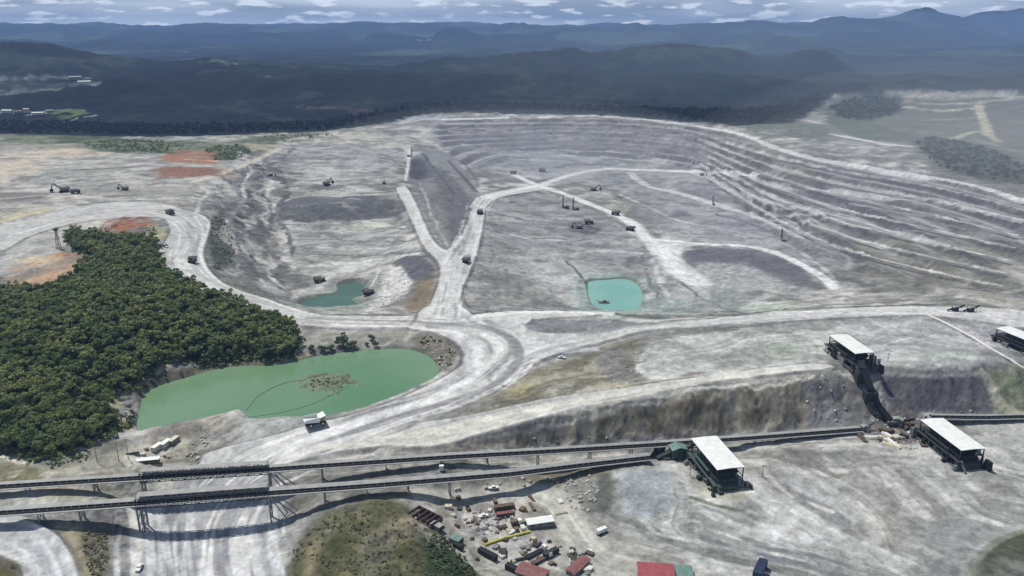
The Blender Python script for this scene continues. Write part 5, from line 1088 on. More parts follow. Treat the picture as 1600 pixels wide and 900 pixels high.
# ---------------------------------------------------------------- crushing stations under white roofs
def station(corners, zr, name, label, green, depth_drop=0., extra=True, seed=1):
    """corners of the roof in the photo: far left, far right, near right, near left"""
    rg = random.Random(seed)
    c = [Vector(atz(u, v, zr)) for u, v in corners]; ctr = sum(c, Vector()) / 4
    ax = ((c[3] + c[2]) - (c[0] + c[1])) / 2; ay = ((c[1] + c[2]) - (c[0] + c[3])) / 2
    Lx, Wy = ax.length, ay.length; ex = ax.normalized(); ey = ay - ex * ay.dot(ex); ey.normalize(); Wy = abs(ay.dot(ey))
    g = min(gz(ctr.x, ctr.y), zr - 6) - depth_drop; r = empty(name, (ctr.x, ctr.y, g), math.atan2(ex.y, ex.x)); H = zr - g; a, b = Lx / 2, Wy / 2
    sg = 1 if ex.cross(ey).z > 0 else -1
    wm, dm = (M['green'], M['dgreen']) if green else (M['dust'], M['black'])
    rf = MB(); n = 14
    rf.add([(-a, -b, H - .9), (a, -b, H - .9), (a, 0, H - .5), (-a, 0, H - .5), (a, b, H - .9), (-a, b, H - .9), (-a, -b, H - 1.15), (a, -b, H - 1.15), (a, 0, H - .75), (-a, 0, H - .75), (a, b, H - 1.15), (-a, b, H - 1.15)],
           [(0, 1, 2, 3), (3, 2, 4, 5), (6, 9, 8, 7), (9, 11, 10, 8), (0, 6, 7, 1), (5, 4, 10, 11), (1, 7, 8, 2), (2, 8, 10, 4), (0, 3, 9, 6), (3, 5, 11, 9)])
    for k in range(n + 1):
        x = -a + 2 * a * k / n; rf.beam((x, -b, H - .88), (x, 0, H - .48), .06, .05); rf.beam((x, b, H - .88), (x, 0, H - .48), .06, .05)
    rf.build('roof', M['white'], r)
    fr = MB()
    for i in range(5):
        x = -a + .8 + (2 * a - 1.6) * i / 4
        for s in (-1, 1): fr.beam((x, s * (b - .5), 0), (x, s * (b - .5), H - 1.1), .55)
        fr.beam((x, -b + .5, H - 1.6), (x, b - .5, H - 1.6), .4); fr.beam((x, -b + .5, H * .55), (x, b - .5, H * .55), .35)
        if i < 4:
            x2 = -a + .8 + (2 * a - 1.6) * (i + 1) / 4
            for s in (-1, 1):
                y = s * (b - .5); fr.beam((x, y, H - 2.), (x2, y, H - 1.3), .3); fr.beam((x, y, H * .55), (x2, y, H * .55), .4); fr.beam((x, y, H * .2), (x2, y, H * .55), .3); fr.beam((x, y, H * .55), (x2, y, H - 1.4), .25)
    fr.build('steel_frame', M['dgreen'] if green else M['dsteel'], r)
    h = MB().box(-a * .8, a * .9, -b * .74, b * .74, 0, H * .4); h.box(-a * .7, a * .1, -b * .55, b * .55, H * .4, H * .68, .8, .5); h.box(-a - 1.5, -a * .8, -b * .5, b + 1, 0, H * .36); h.box(a * .9, a + 3.2, -b - 1.5, b * .6, 0, H * .3, .8, .4); h.build('crusher_house', wm if green else M['dsteel'], r, .1)  # where not green, house colour darkened to stand for shade under the roof
    hp = MB(); x0, x1 = a * .25, a * .8; zt = H * .62
    hp.add([(x0, -b * .8, zt), (x1, -b * .8, zt), (x1, b * .8, zt), (x0, b * .8, zt), (x0 + 1.5, -b * .3, H * .3), (x1 - 1.5, -b * .3, H * .3), (x1 - 1.5, b * .3, H * .3), (x0 + 1.5, b * .3, H * .3)], [(0, 1, 5, 4), (1, 2, 6, 5), (2, 3, 7, 6), (3, 0, 4, 7), (4, 5, 6, 7)]); hp.build('feed_hopper', dm, r)
    pl = MB().box(-a - 2.5, a + 2., -b - 2.2, -b + .3, H * .34, H * .34 + .25).box(-a * .6, a * .5, -b - 1.8, -b, H * .58, H * .58 + .2).box(-a - 2.4, -a - .2, -b - 2.2, b, H * .34, H * .34 + .25); pl.build('platform', M['dsteel'] if not green else M['green'], r)
    rl = MB()
    for s in (-1,):
        y = s * (b + 2.1); rl.beam((-a - 2.4, y, H * .34 + 1.2), (a + 1.9, y, H * .34 + 1.2), .1)
        for k in range(12): x = -a - 2.4 + (2 * a + 4.3) * k / 11; rl.beam((x, y, H * .34), (x, y, H * .34 + 1.2), .1); 
        for k in range(4): x = -a + 2 * a * k / 3; rl.beam((x, y - s * .3, 0), (x, y - s * .3, H * .34), .3)
    rl.build('handrail', M['steel'], r)
    st = MB()
    for k in range(14): t = k / 13; st.box(a + 1 + 5 * t, a + 1.5 + 5 * t, -b, -b + 1.2, H * .34 * (1 - t), H * .34 * (1 - t) + .12)
    st.beam((a + 1, -b, H * .34), (a + 6.4, -b, 0), .15, .4); st.beam((a + 1, -b + 1.2, H * .34), (a + 6.4, -b + 1.2, 0), .15, .4); st.build('stairs', M['steel'], r)
    if extra:
        cl = MB()
        for i in range(34):
            x = rg.uniform(-a - 6, a + 7); y = rg.choice((-1, 1)) * rg.uniform(b * .7, b + 5.5); w_, d_, z_ = rg.uniform(1.2, 6), rg.uniform(1, 3.6), rg.uniform(.8, 6.5); MB().box(x, x + w_, y, y + d_, -.4, z_, rg.uniform(0, .4), rg.uniform(0, .4)).build('equipment_housing', rg.choice((wm, dm, dm, M['steel'])), r, .06)
        ap = MB().box(-a - 2, a + 3, -b - 2, b + 2, -1.6, .06); ap.build('shade_apron', M['conc'] if False else M['ore'], r)  # dark slab carries the shade beneath the station in its colour
    tag(r, label, 'crushing station', 'white roofed crushing stations'); return r, (ex, ey, a, b, H)
stA, _ = station([(1080, 684), (1120, 678), (1163, 727), (1122, 733)], 1.0, 'crushing_station', 'green crushing station with white roof standing on the lower floor beside the conveyor end', True, 0, True, 3)
stB, _ = station([(1438, 655), (1474, 650), (1538, 698), (1506, 703)], 0.0, 'crushing_station', 'largest white roofed crushing station, near the right edge below the dark slope', False, 0, True, 4)
stC, gC = station([(1297, 523), (1324, 520), (1366, 548), (1338, 552)], 25.0, 'crushing_station', 'white roofed crushing station perched at the cliff top with dark chutes falling below it', False, 0, True, 5)
stD, _ = station([(1558, 511), (1577, 508), (1648, 534), (1628, 540)], 23.0, 'crushing_station', 'white roofed crushing station cut by the right edge above the pipeline', False, 0, True, 6)
# the tall dark discharge structure stepping down the cliff from station C
def chute_tower():
    pts = [(1338, 575), (1345, 600), (1358, 628), (1372, 648), (1392, 664)]
    w = [at(*p) for p in pts]; base = Vector(w[0]); r = empty('chute_tower', base)
    L_ = [Vector(p) - base for p in w]; hs = [11, 12, 10, 6, 2.5]
    g = MB()
    for i in range(len(L_) - 1): g.beam(L_[i] + Vector((0, 0, hs[i])), L_[i + 1] + Vector((0, 0, hs[i + 1])), 5.0, 2.4)
    g.build('chute', M['black'], r)
    f = MB()
    for i, p in enumerate(L_):
        for sx in (-3.2, 3.2):
            for sy in (-2.4, 2.4): f.beam(p + Vector((sx, sy, -2)), p + Vector((sx, sy, hs[i])), .45)
        f.beam(p + Vector((-3.2, -2.4, -1)), p + Vector((3.2, -2.4, hs[i])), .3); f.beam(p + Vector((3.2, -2.4, -1)), p + Vector((-3.2, -2.4, hs[i])), .3); f.beam(p + Vector((-3.2, -2.4, hs[i] - .2)), p + Vector((-3.2, 2.4, hs[i] - .2)), .4); f.beam(p + Vector((3.2, -2.4, hs[i] - .2)), p + Vector((3.2, 2.4, hs[i] - .2)), .4); f.beam(p + Vector((-3.4, 0, hs[i] - .2)), p + Vector((3.4, 0, hs[i] - .2)), .4)
        if i: f.beam(L_[i - 1] + Vector((0, 0, hs[i - 1] - .2)), p + Vector((0, 0, hs[i] - .2)), .5)
    f.build('steel_frame', M['dsteel'], r)
    for i in (0, 1, 2): p = L_[i]; MB().box(p.x - 4.6, p.x + 4.6, p.y - 3.4, p.y + 3.4, p.z + hs[i] * .15, p.z + hs[i] * .85).build('transfer_house', M['dsteel'], r, .1)
    for i in (3, 4): p = L_[i]; MB().box(p.x - 3, p.x + 5, p.y - 2, p.y + 3, p.z - 1, p.z + 3.5).build('transfer_house', M['dust'], r, .1)
    tag(r, 'dark steel chute tower stepping down the gap between the brown and the grey cliff', 'chute tower')
chute_tower()
def transfer_house(u, v, rz, name, label, sc_=1., mats=None, rg=random.Random(5)):
    wm, dm = mats or (M['green'], M['dgreen']); x, y, z = at(u, v); r = empty(name, (x, y, z), rz); r.scale = (sc_,) * 3
    MB().box(-4, 4, -3, 3, 0, 6.2).build('wall', wm, r, .08)
    MB().prism([(-4.4, 6.1), (0, 7.4), (4.4, 6.1), (4.4, 6.35), (0, 7.7), (-4.4, 6.35)], -3.4, 3.4).build('roof', M['teal'] if wm is M['green'] else M['cover'], r)
    MB().box(-2.6, -1.2, -3.08, -2.98, .1, 2.4).build('door', dm, r); [MB().box(x0, x0 + 1.2, -3.07, -2.97, 3.4, 4.6).build('window', M['glass'], r) for x0 in (-3, -.6, 1.8)]
    e = MB(); e.beam((4, 0, 4.6), (13, 1, 9), 2.2, 1.6); e.beam((-4, 0, 4), (-12, -1, 1.5), 2.4, 1.4); e.beam((9, .5, 0), (9, .5, 6.8), .4); e.beam((-8.5, -.6, 0), (-8.5, -.6, 2.4), .4); e.build('conveyor_gallery', dm, r)
    for i in range(9): a_, b_ = rg.uniform(-9, 8), rg.uniform(-7, -3.6); MB().box(a_, a_ + rg.uniform(.8, 2.6), b_, b_ + rg.uniform(.6, 1.8), -.3, rg.uniform(.8, 2.6)).build('equipment_housing', wm, r, .05); tag(r, label, 'plant building'); return r
transfer_house(1058, 715, R(12), 'transfer_house', 'small green plant house where the upper conveyor ends, left of the green station', 1.25)
transfer_house(1030, 708, R(40), 'transfer_house', 'weathered green drive house touching the far end of the upper conveyor', .8)
transfer_house(1402, 664, R(-30), 'transfer_house', 'dark transfer house at the cliff foot beneath the chute tower', .8, (M['dust'], M['black']))
transfer_house(1350, 672, R(10), 'transfer_house', 'small grey drive house at the right end of the short conveyor', .55, (M['dust'], M['dsteel']))
transfer_house(1492, 486, R(0), 'transfer_house', 'left dark substation hut on the pit edge above the pipeline', .62, (M['dsteel'], M['black']))
transfer_house(1516, 487, R(4), 'transfer_house', 'right dark substation hut on the pit edge above the pipeline', .62, (M['dsteel'], M['black']))
# ---------------------------------------------------------------- pipeline
def tube_path(name, pts, rad, mat, dz, label, cat, n=8, step=10):
    s = spl(pts, step); x, y, z = unproj(s[:, 0], s[:, 1]); m = MB()
    zs = np.array([gz(a, b) for a, b in zip(x, y)]); k = np.ones(5) / 5; zs = np.convolve(np.pad(zs, 2, 'edge'), k, 'valid') + dz
    o = Vector((x[0], y[0], zs[0])); p = [Vector((a, b, c)) - o for a, b, c in zip(x, y, zs)]
    for a, b in zip(p[:-1], p[1:]): m.cyl(a, b, rad, n)
    ob = m.build(name, mat); ob.location = o; tag(ob, label, cat); return ob
tube_path('pipeline', [(1446, 491), (1500, 519), (1550, 547), (1600, 577), (1660, 612)], 1.15, M['pipe'], 1.0, 'long straight white pipeline slanting down to the right edge', 'pipeline')
tube_path('pipe', [(757, 853), (790, 842), (829, 832)], .75, M['ylw'], .6, 'yellow pipe lying across the equipment yard', 'pipe')
def on_water(pts, z, rad, mat, name, label, cat):
    s = spl(pts, 8); m = MB(); p = [Vector(atz(u, v, z)) for u, v in s]; o = p[0].copy()
    for a, b in zip(p[:-1], p[1:]): m.cyl(a - o, b - o, rad, 8)
    ob = m.build(name, mat); ob.location = o; tag(ob, label, cat)
on_water([(386, 640), (400, 622), (425, 606), (450, 597), (480, 592)], -4.4, .35, M['steel'], 'floating_boom', 'floating boom curving from the south shore to the debris island', 'floating boom')
on_water([(384, 652), (430, 646), (480, 634), (520, 616), (545, 604)], -4.4, .22, M['teal'], 'floating_boom', 'fainter floating boom curving round the debris island towards the truck', 'floating boom')
# pump barge on the turquoise pond
x, y, z = atz(944, 473, -48); r = empty('pump_barge', (x, y, -48)); MB().box(-6, 6, -3, 3, -.3, .8).build('hull', M['rust'], r); MB().box(-2, 3, -1.5, 1.5, .8, 3.2, .2, .2).build('cabin', M['dust'], r); MB().beam((-5, 0, 1), (-9, 1, 3.2), .5).build('boom', M['dsteel'], r); tag(r, 'small dark pump barge floating on the turquoise pond', 'barge')
# ---------------------------------------------------------------- yard
def gable(name, u, v, L_, W_, H_, rz, rm, wm, label, cat, ribs=True, open_=False, group=None):
    x, y, z = at(u, v); r = empty(name, (x, y, z - .2), rz); a, b = L_ / 2, W_ / 2; rise = W_ * .12
    if open_:
        f = MB()
        for i in range(6):
            for s in (-1, 1): f.beam((-a + .4 + (L_ - .8) * i / 5, s * (b - .3), 0), (-a + .4 + (L_ - .8) * i / 5, s * (b - .3), H_), .3)
        f.build('post', M['steel'], r)
    else:
        MB().box(-a, a, -b, b, 0, H_).build('wall', wm, r)
        k = min(6, max(2, int(L_ / 4))); [MB().box(-a + L_ * (i + .35) / k, -a + L_ * (i + .65) / k, -b - .06, -b + .02, H_ * .45, H_ * .75).build('window', M['glass'], r) for i in range(k)]
        MB().box(a - .02, a + .06, -1.6, 1.6, 0, H_ * .75).build('door', M['dsteel'], r)
    rf = MB().add([(-a - .5, -b - .5, H_ - .1), (a + .5, -b - .5, H_ - .1), (a + .5, 0, H_ + rise), (-a - .5, 0, H_ + rise), (a + .5, b + .5, H_ - .1), (-a - .5, b + .5, H_ - .1), (-a - .5, -b - .5, H_ - .3), (a + .5, -b - .5, H_ - .3), (a + .5, 0, H_ + rise - .2), (-a - .5, 0, H_ + rise - .2), (a + .5, b + .5, H_ - .3), (-a - .5, b + .5, H_ - .3)],
        [(0, 1, 2, 3), (3, 2, 4, 5), (6, 9, 8, 7), (9, 11, 10, 8), (0, 6, 7, 1), (5, 4, 10, 11), (1, 7, 8, 2), (2, 8, 10, 4), (0, 3, 9, 6), (3, 5, 11, 9)])
    k = int(L_ / 1.2)
    for i in range(k + 1):
        xx = -a - .5 + (L_ + 1) * i / k; rf.beam((xx, -b - .5, H_ - .08), (xx, 0, H_ + rise + .02), .08); rf.beam((xx, b + .5, H_ - .08), (xx, 0, H_ + rise + .02), .08)
    rf.build('roof', rm, r); tag(r, label, cat, group); return r
gable('warehouse', 1024, 905, 18, 14, 5, pang(1005, 890, 1048, 893), M['red'], M['dust'], 'bright red roofed warehouse at the bottom edge, right of the yard', 'warehouse')
gable('warehouse', 832, 903, 15, 9, 4.5, R(-28), M['dred'], M['dust'], 'faded red roofed building at the bottom edge, behind the dark containers', 'warehouse')
gable('workshop', 903, 888, 15, 5.5, 2.6, R(52), M['dred'], M['dust'], 'narrow faded red roofed workshop with pale skylights in the yard', 'workshop')
gable('storage_shed', 843, 820, 15, 5.5, 3.6, R(14), M['white'], M['dust'], 'long white roofed storage shed in the middle of the yard', 'shed', open_=False)
gable('site_office', 231, 722, 14, 3.6, 2.8, R(12), M['white'], M['wood'], 'long low white roofed site office near the conveyor trestles', 'site office')
gable('side_building', 1062, 900, 12, 9, 3.6, R(-5), M['teal'], M['dust'], 'teal roofed building against the bright red warehouse', 'building')
def boxcar(name, u, v, L_, W_, H_, rz, mat, label, cat, group=None, s=1, top=None):
    x, y, z = at(u, v); r = empty(name, (x, y, z - .05), rz); a, b = L_ / 2, W_ / 2
    m = MB().box(-a, a, -b, b, .15, H_); k = int(L_ / .6)
    for i in range(k): xx = -a + L_ * (i + .5) / k; m.box(xx - .12, xx + .12, -b - .06, b + .06, .3, H_ - .2)
    m.build('body', mat, r, .03)
    if top: MB().box(-a - .1, a + .1, -b - .1, b + .1, H_ + .003, H_ + .15).build('roof', top, r)
    d = MB().box(a, a + .06, -b + .1, -.05, .3, H_ - .15).box(a, a + .06, .05, b - .1, .3, H_ - .15); d.build('door', M['dsteel'], r)
    tag(r, label, cat, group); return r
for (u, v, l, w_, h, rz, mt, tp, lb) in [
    (246, 702, 8, 3.2, 3.2, 72, 'cream', 'white', 'left one of three pale containers standing side by side below the green pond'), (259, 697, 8.5, 3.4, 3.4, 74, 'cream', 'white', 'middle one of three pale containers standing side by side below the green pond'), (272, 692, 8, 3.2, 3.4, 74, 'dust', 'cream', 'right one of three pale containers standing side by side below the green pond'),
    (762, 870, 12, 3, 3.2, -38, 'dsteel', 'black', 'long dark container on the slope edge beside the mound'), (802, 893, 9, 3, 3.2, -36, 'dsteel', 'black', 'dark container just behind the faded red roofed building'), (788, 796, 12, 3, 3, 14, 'rust', 'rust', 'brown rusty container at the back of the yard'), (789, 806, 10, 2.6, 2.4, 14, 'rust', 'dred', 'shorter reddish container in front of the brown one'),
    (713, 848, 6.5, 5, 3.4, -34, 'dust', 'teal', 'grey portable cabin with teal roof beside the mound'), (716, 857, 6, 2.6, 2.8, -34, 'dsteel', 'black', 'small dark container attached below the teal roofed cabin'), (683, 826, 7, 4, 3, -38, 'dust', 'cover', 'grey container between the roofless building and the teal roofed cabin'), (690, 735, 2.6, 1.8, 3.4, 10, 'white', 'white', 'small white kiosk standing between the two conveyors')]:
    boxcar('container', u, v, l, w_, h, R(rz), M[mt], lb, 'container', 'containers and cabins in the work yards', top=M[tp])
# roofless building frame
x, y, z = at(664, 812); r = empty('roofless_building', (x, y, z), R(-38))
m = MB()
for i in range(6):
    xx = -9 + 3.6 * i; m.box(xx - .2, xx + .2, -4.5, 4.5, 0, 3.2)
m.box(-9.2, 9.2, 4.4, 4.8, 0, 3.4).box(-9.2, 9.2, -4.8, -4.4, 0, 1.6); m.build('wall', M['rust'], r); MB().box(-9, 9, -4.4, 4.4, -1, .12).build('floor', M['conc'], r)
m = MB(); rg = random.Random(8)
for i in range(22): a_, b_ = rg.uniform(-8, 7), rg.uniform(-4, 3); m.box(a_, a_ + rg.uniform(.8, 2), b_, b_ + rg.uniform(.6, 1.4), .1, rg.uniform(.6, 1.7))
m.build('rubble', M['cream'], r); tag(r, 'roofless rusty building with bare cross walls at the edge of the mound', 'building')
# small stores laid out in the yards: crates, drums of cable, parts heaps
def stock(kind, rg):
    r = empty('parts_crate' if kind == 0 else 'parts_pallet' if kind == 1 else 'pipe_stack'); mt = rg.choice([M['cream'], M['rust'], M['wood'], M['dust'], M['white'], M['dsteel']])
    if kind == 0:
        w_, l_, h_ = rg.uniform(.8, 1.6), rg.uniform(1, 2.4), rg.uniform(.8, 2); MB().box(-l_, l_, -w_, w_, 0, h_).build('body', mt, r, .04); m = MB(); [m.box(x_ - .08, x_ + .08, -w_ - .06, w_ + .06, -.02, h_ + .06) for x_ in (-l_ * .7, 0, l_ * .7)]; m.build('batten', M['wood'], r)
    elif kind == 1:
        MB().box(-1.3, 1.3, -1, 1, 0, .25).build('pallet', M['wood'], r); m = MB(); [m.cyl((x_, y_, .26), (x_, y_, 1.15), .32, 10) for x_ in (-.8, 0, .8) for y_ in (-.5, .5)]; m.build('drums', mt, r)
    else:
        m = MB(); [m.cyl((-4, (i - 1.5 + .5 * (j % 2)) * .62, .3 + j * .5), (4, (i - 1.5 + .5 * (j % 2)) * .62, .3 + j * .5), .28, 8) for j in range(2) for i in range(4 - j)]; m.build('pipes', mt, r); MB().box(-3, -2.7, -1.5, 1.5, -.2, .05).box(2.7, 3, -1.5, 1.5, -.2, .05).build('skid', M['wood'], r)
    return r
rg = random.Random(21)
gap_spots = [(rg.uniform(1385, 1445), rg.uniform(662, 700)) for _ in range(22)] + [(rg.uniform(1340, 1400), rg.uniform(680, 692)) for _ in range(8)]
for u, v in gap_spots: place(stock(rg.choice((0, 0, 2)), rg), u, v, rg.uniform(0, 6.28), 'weathered crate or pipe stack in the clutter under the dark chute tower', 'stores', 'stores below the chute tower', 1.5)
stock_spots = [(rg.uniform(700, 900), rg.uniform(776, 884)) for _ in range(70)] + [(rg.uniform(650, 700), rg.uniform(812, 840)) for _ in range(14)] + [(rg.uniform(205, 290), rg.uniform(702, 722)) for _ in range(8)] + [(rg.uniform(885, 925), rg.uniform(858, 892)) for _ in range(22)]
names = {0: ('small weathered crate among the scattered stores of the yard', 'crate', 'scattered crates in the yards'), 1: ('pallet of drums among the scattered stores of the yard', 'pallet', 'pallets of drums in the yards'), 2: ('low stack of pipes lying in the yard', 'pipe stack', 'pipe stacks in the yards')}
for u, v in stock_spots:
    if 640 < u < 1000 and v > 792 + (760 - u) * 0 and u < 700 + (v - 800) * .9 - 40: continue
    k_ = rg.choice((0, 0, 0, 1, 1, 2)); place(stock(k_, rg), u, v, rg.uniform(0, 6.28) if k_ < 2 else R(20 + rg.choice((0, 90))), *names[k_])
# lorries
def make_lorry(cabm, bedm, L_=10, flat=False):
    r = empty('lorry'); MB().box(-L_ / 2, L_ / 2 - .2, -.5, .5, .7, 1.1).build('chassis', M['black'], r)
    c = MB().prism([(L_ / 2 - 2.2, .9), (L_ / 2, .9), (L_ / 2 + .05, 2.0), (L_ / 2 - .3, 3.1), (L_ / 2 - 2.2, 3.1)], -1.25, 1.25).build('cab', cabm, r, .06); MB().prism([(L_ / 2 - .02, 2.05), (L_ / 2 + .08, 2.05), (L_ / 2 - .2, 2.95), (L_ / 2 - .3, 2.95)], -1.1, 1.1).build('windscreen', M['glass'], c)
    b = MB()
    if flat: b.box(-L_ / 2, L_ / 2 - 2.5, -1.3, 1.3, 1.15, 1.45)
    else: b.box(-L_ / 2, L_ / 2 - 2.5, -1.3, 1.3, 1.15, 3.2)
    b.build('cargo_body', bedm, r, .05)
    for x_ in (-L_ / 2 + 1.2, -L_ / 2 + 2.5, L_ / 2 - 1.1):
        for s in (-1, 1): MB().cyl((x_, s * 1.25 - .18, .52), (x_, s * 1.25 + .18, .52), .52, 12).build('wheel', M['rubber'], r)
    return r
place(make_lorry(M['white'], M['white'], 6.6), 940, 833, R(35), 'white box lorry driving on the yard road', 'lorry', None, 1.05)
place(make_lorry(M['white'], M['black'], 13, True), 838, 866, R(38), 'dark flatbed lorry with white cab parked in the yard, upper of two', 'lorry', 'lorries parked in the yard', 1.1)
place(make_lorry(M['white'], M['rust'], 12, True), 846, 876, R(36), 'dark lorry with white cab parked in the yard, lower of two', 'lorry', 'lorries parked in the yard', 1.1)
place(make_lorry(M['dsteel'], M['dsteel'], 9), 861, 868, R(40), 'dark covered lorry parked right of the two flatbeds', 'lorry', 'lorries parked in the yard', 1.1)
place(make_lorry(M['white'], M['wood'], 6), 807, 820, R(20), 'small lorry with timber body beside the brown container', 'lorry', None, 1.1)
place(make_lorry(M['dblue'], M['dblue'], 8), 1187, 897, R(60), 'dark blue lorry on the muddy track at the bottom edge', 'lorry', None, 1.8)
def make_car():
    r = empty('pickup'); MB().prism([(-2.5, .5), (2.5, .5), (2.6, 1.1), (1.2, 1.2), (-2.6, 1.2)], -.95, .95).build('body', M['white'], r, .06)
    c = MB().prism([(-.9, 1.2), (1.3, 1.2), (.7, 1.9), (-.7, 1.9)], -.85, .85).build('cab', M['white'], r, .05); MB().prism([(-.75, 1.25), (1.2, 1.25), (.68, 1.82), (-.62, 1.82)], -.88, .88).build('window', M['glass'], c)
    for x_ in (-1.6, 1.6):
        for s in (-1, 1): MB().cyl((x_, s * .95 - .14, .38), (x_, s * .95 + .14, .38), .38, 12).build('wheel', M['rubber'], r)
    return r
CAR = make_car(); place(CAR, 218, 889, R(95), 'white pickup on the pale track below the conveyors', 'pickup', None, 1.25)
for u, v, rz, lb in [(771, 764, 10, 'white pickup by the rocks behind the yard, near the lower conveyor end'), (755, 808, 20, 'white pickup parked on the grey gravel patch in the yard'), (503, 712, 10, 'dark dusty pickup beside the wide road near the conveyors'), (877, 562, 170, 'pickup on the dark shoulder where the main road forks')][:2] + [(878, 560, 160, 'pickup on the dark shoulder where the main road forks')]:
    place(copy_tree(CAR), u, v, R(rz), lb, 'pickup', None, 1.2)
# bare poles and lattice towers
def pole(name, u, v, h, label, cat, group=None, lattice=False, arms=1, rz=0.):
    x, y, z = at(u, v); r = empty(name, (x, y, z - .3), rz)
    if lattice:
        m = MB(); w0, w1 = 2.0, .7
        for sx, sy in ((-1, -1), (1, -1), (1, 1), (-1, 1)): m.beam((sx * w0, sy * w0, 0), (sx * w1, sy * w1, h), .35)
        n = 7
        for k in range(n):
            t0, t1 = k / n, (k + 1) / n; a0 = w0 + (w1 - w0) * t0; a1 = w0 + (w1 - w0) * t1
            for (s0, s1) in (((-1, -1), (1, -1)), ((1, -1), (1, 1)), ((1, 1), (-1, 1)), ((-1, 1), (-1, -1))): m.beam((s0[0] * a0, s0[1] * a0, h * t0), (s1[0] * a1, s1[1] * a1, h * t1), .22)
        m.build('lattice_mast', M['dsteel'], r); MB().box(-2.2, 2.2, -2.2, 2.2, h, h + 1.8).build('platform', M['dsteel'], r)
    else:
        MB().cyl((0, 0, 0), (0, 0, h), .22, 8, .14).build('post', M['wood'], r)
        for k in range(arms): MB().beam((-1.6, 0, h - .6 - k), (1.6, 0, h - .6 - k), .2).build('crossarm', M['wood'], r)
    tag(r, label, cat, group); return r
pole('lattice_tower', 92, 388, 22, 'dark lattice tower with platform at the corner of the woods and the red earth', 'tower', None, True)
for u, v, h, lb in [(152, 722, 15, 'wooden pole left of the site office, farthest left of three'), (186, 721, 14, 'wooden pole left of the site office, middle of three'), (201, 718, 15, 'wooden pole nearest to the left of the site office'), (1191, 745, 9, 'thin pole right of the green crushing station'), (1078, 745, 7, 'thin pole left of the green crushing station'), (1387, 565, 8, 'thin pole on the pad right of the cliff top station')]:
    pole('utility_pole', u, v, h, lb, 'pole', 'utility poles', False, 2)
# distant settlement
for i, (u, v, l, w_, h, mt, lb) in enumerate([(12, 176, 46, 24, 12, 'white', 'white hall at the far left edge of the distant settlement'), (30, 178, 30, 20, 14, 'dust', 'grey block beside the white hall in the distant settlement'), (42, 176, 24, 18, 18, 'cream', 'pale tower block in the middle of the distant settlement'), (60, 179, 46, 22, 10, 'white', 'long white hall at the right of the distant settlement'), (78, 175, 30, 18, 9, 'cover', 'small grey shed near the green field by the distant settlement'), (118, 125, 60, 30, 18, 'cover', 'tall grey block on the far road beyond the settlement'), (132, 131, 60, 24, 14, 'white', 'low pale building on the far road beyond the settlement')]):
    gable('distant_building', u, v, l * .6, w_ * .6, h * .6, R(5 * i), M[mt], M[mt], lb, 'building', group='buildings of the distant settlement')
print('things', time.time() - T0)
# ================================================================== vegetation
def crown_mesh(seed, nq, rad, h, leaf, lobes=7):
    """leaf clumps spread through several lobes; returns vertex and quad arrays"""
    g = np.random.default_rng(seed)
    lc_ = np.stack([g.normal(0, .42, lobes) * rad, g.normal(0, .42, lobes) * rad, h * g.uniform(.5, .9, lobes)], 1); lr = g.uniform(.38, .62, lobes) * rad
    k = g.integers(0, lobes, nq); d = g.normal(size=(nq, 3)); d[:, 2] = np.abs(d[:, 2]) * 1.1 - .25; d /= np.linalg.norm(d, axis=1)[:, None]
    p = lc_[k] + d * (lr[k] * g.uniform(.65, 1.08, nq))[:, None] * np.array([1, 1, .8])
    nrm = d + g.normal(0, .45, (nq, 3)); nrm /= np.linalg.norm(nrm, axis=1)[:, None]
    t = np.cross(nrm, g.normal(size=(nq, 3))); t /= np.linalg.norm(t, axis=1)[:, None]; b = np.cross(nrm, t); s = leaf * g.uniform(.6, 1.3, nq)[:, None]
    v = np.stack([p - t * s - b * s * .7, p + t * s - b * s * .5, p + t * s * .8 + b * s, p - t * s * .9 + b * s * .8], 1).reshape(-1, 3)
    return v.astype(np.float32), np.arange(nq * 4).reshape(-1, 4)
def arr_mesh(name, v, q, mats, mi=None):
    me = bpy.data.meshes.new(name); me.vertices.add(len(v)); me.vertices.foreach_set('co', np.ascontiguousarray(v, np.float32).ravel()); q = np.ascontiguousarray(q, np.int32)
    me.loops.add(q.size); me.loops.foreach_set('vertex_index', q.ravel()); me.polygons.add(len(q)); me.polygons.foreach_set('loop_start', np.arange(0, q.size, 4, dtype=np.int32)); me.update(calc_edges=True)
    for m in mats: me.materials.append(m)
    if mi is not None: me.polygons.foreach_set('material_index', mi.astype(np.int32))
    return me
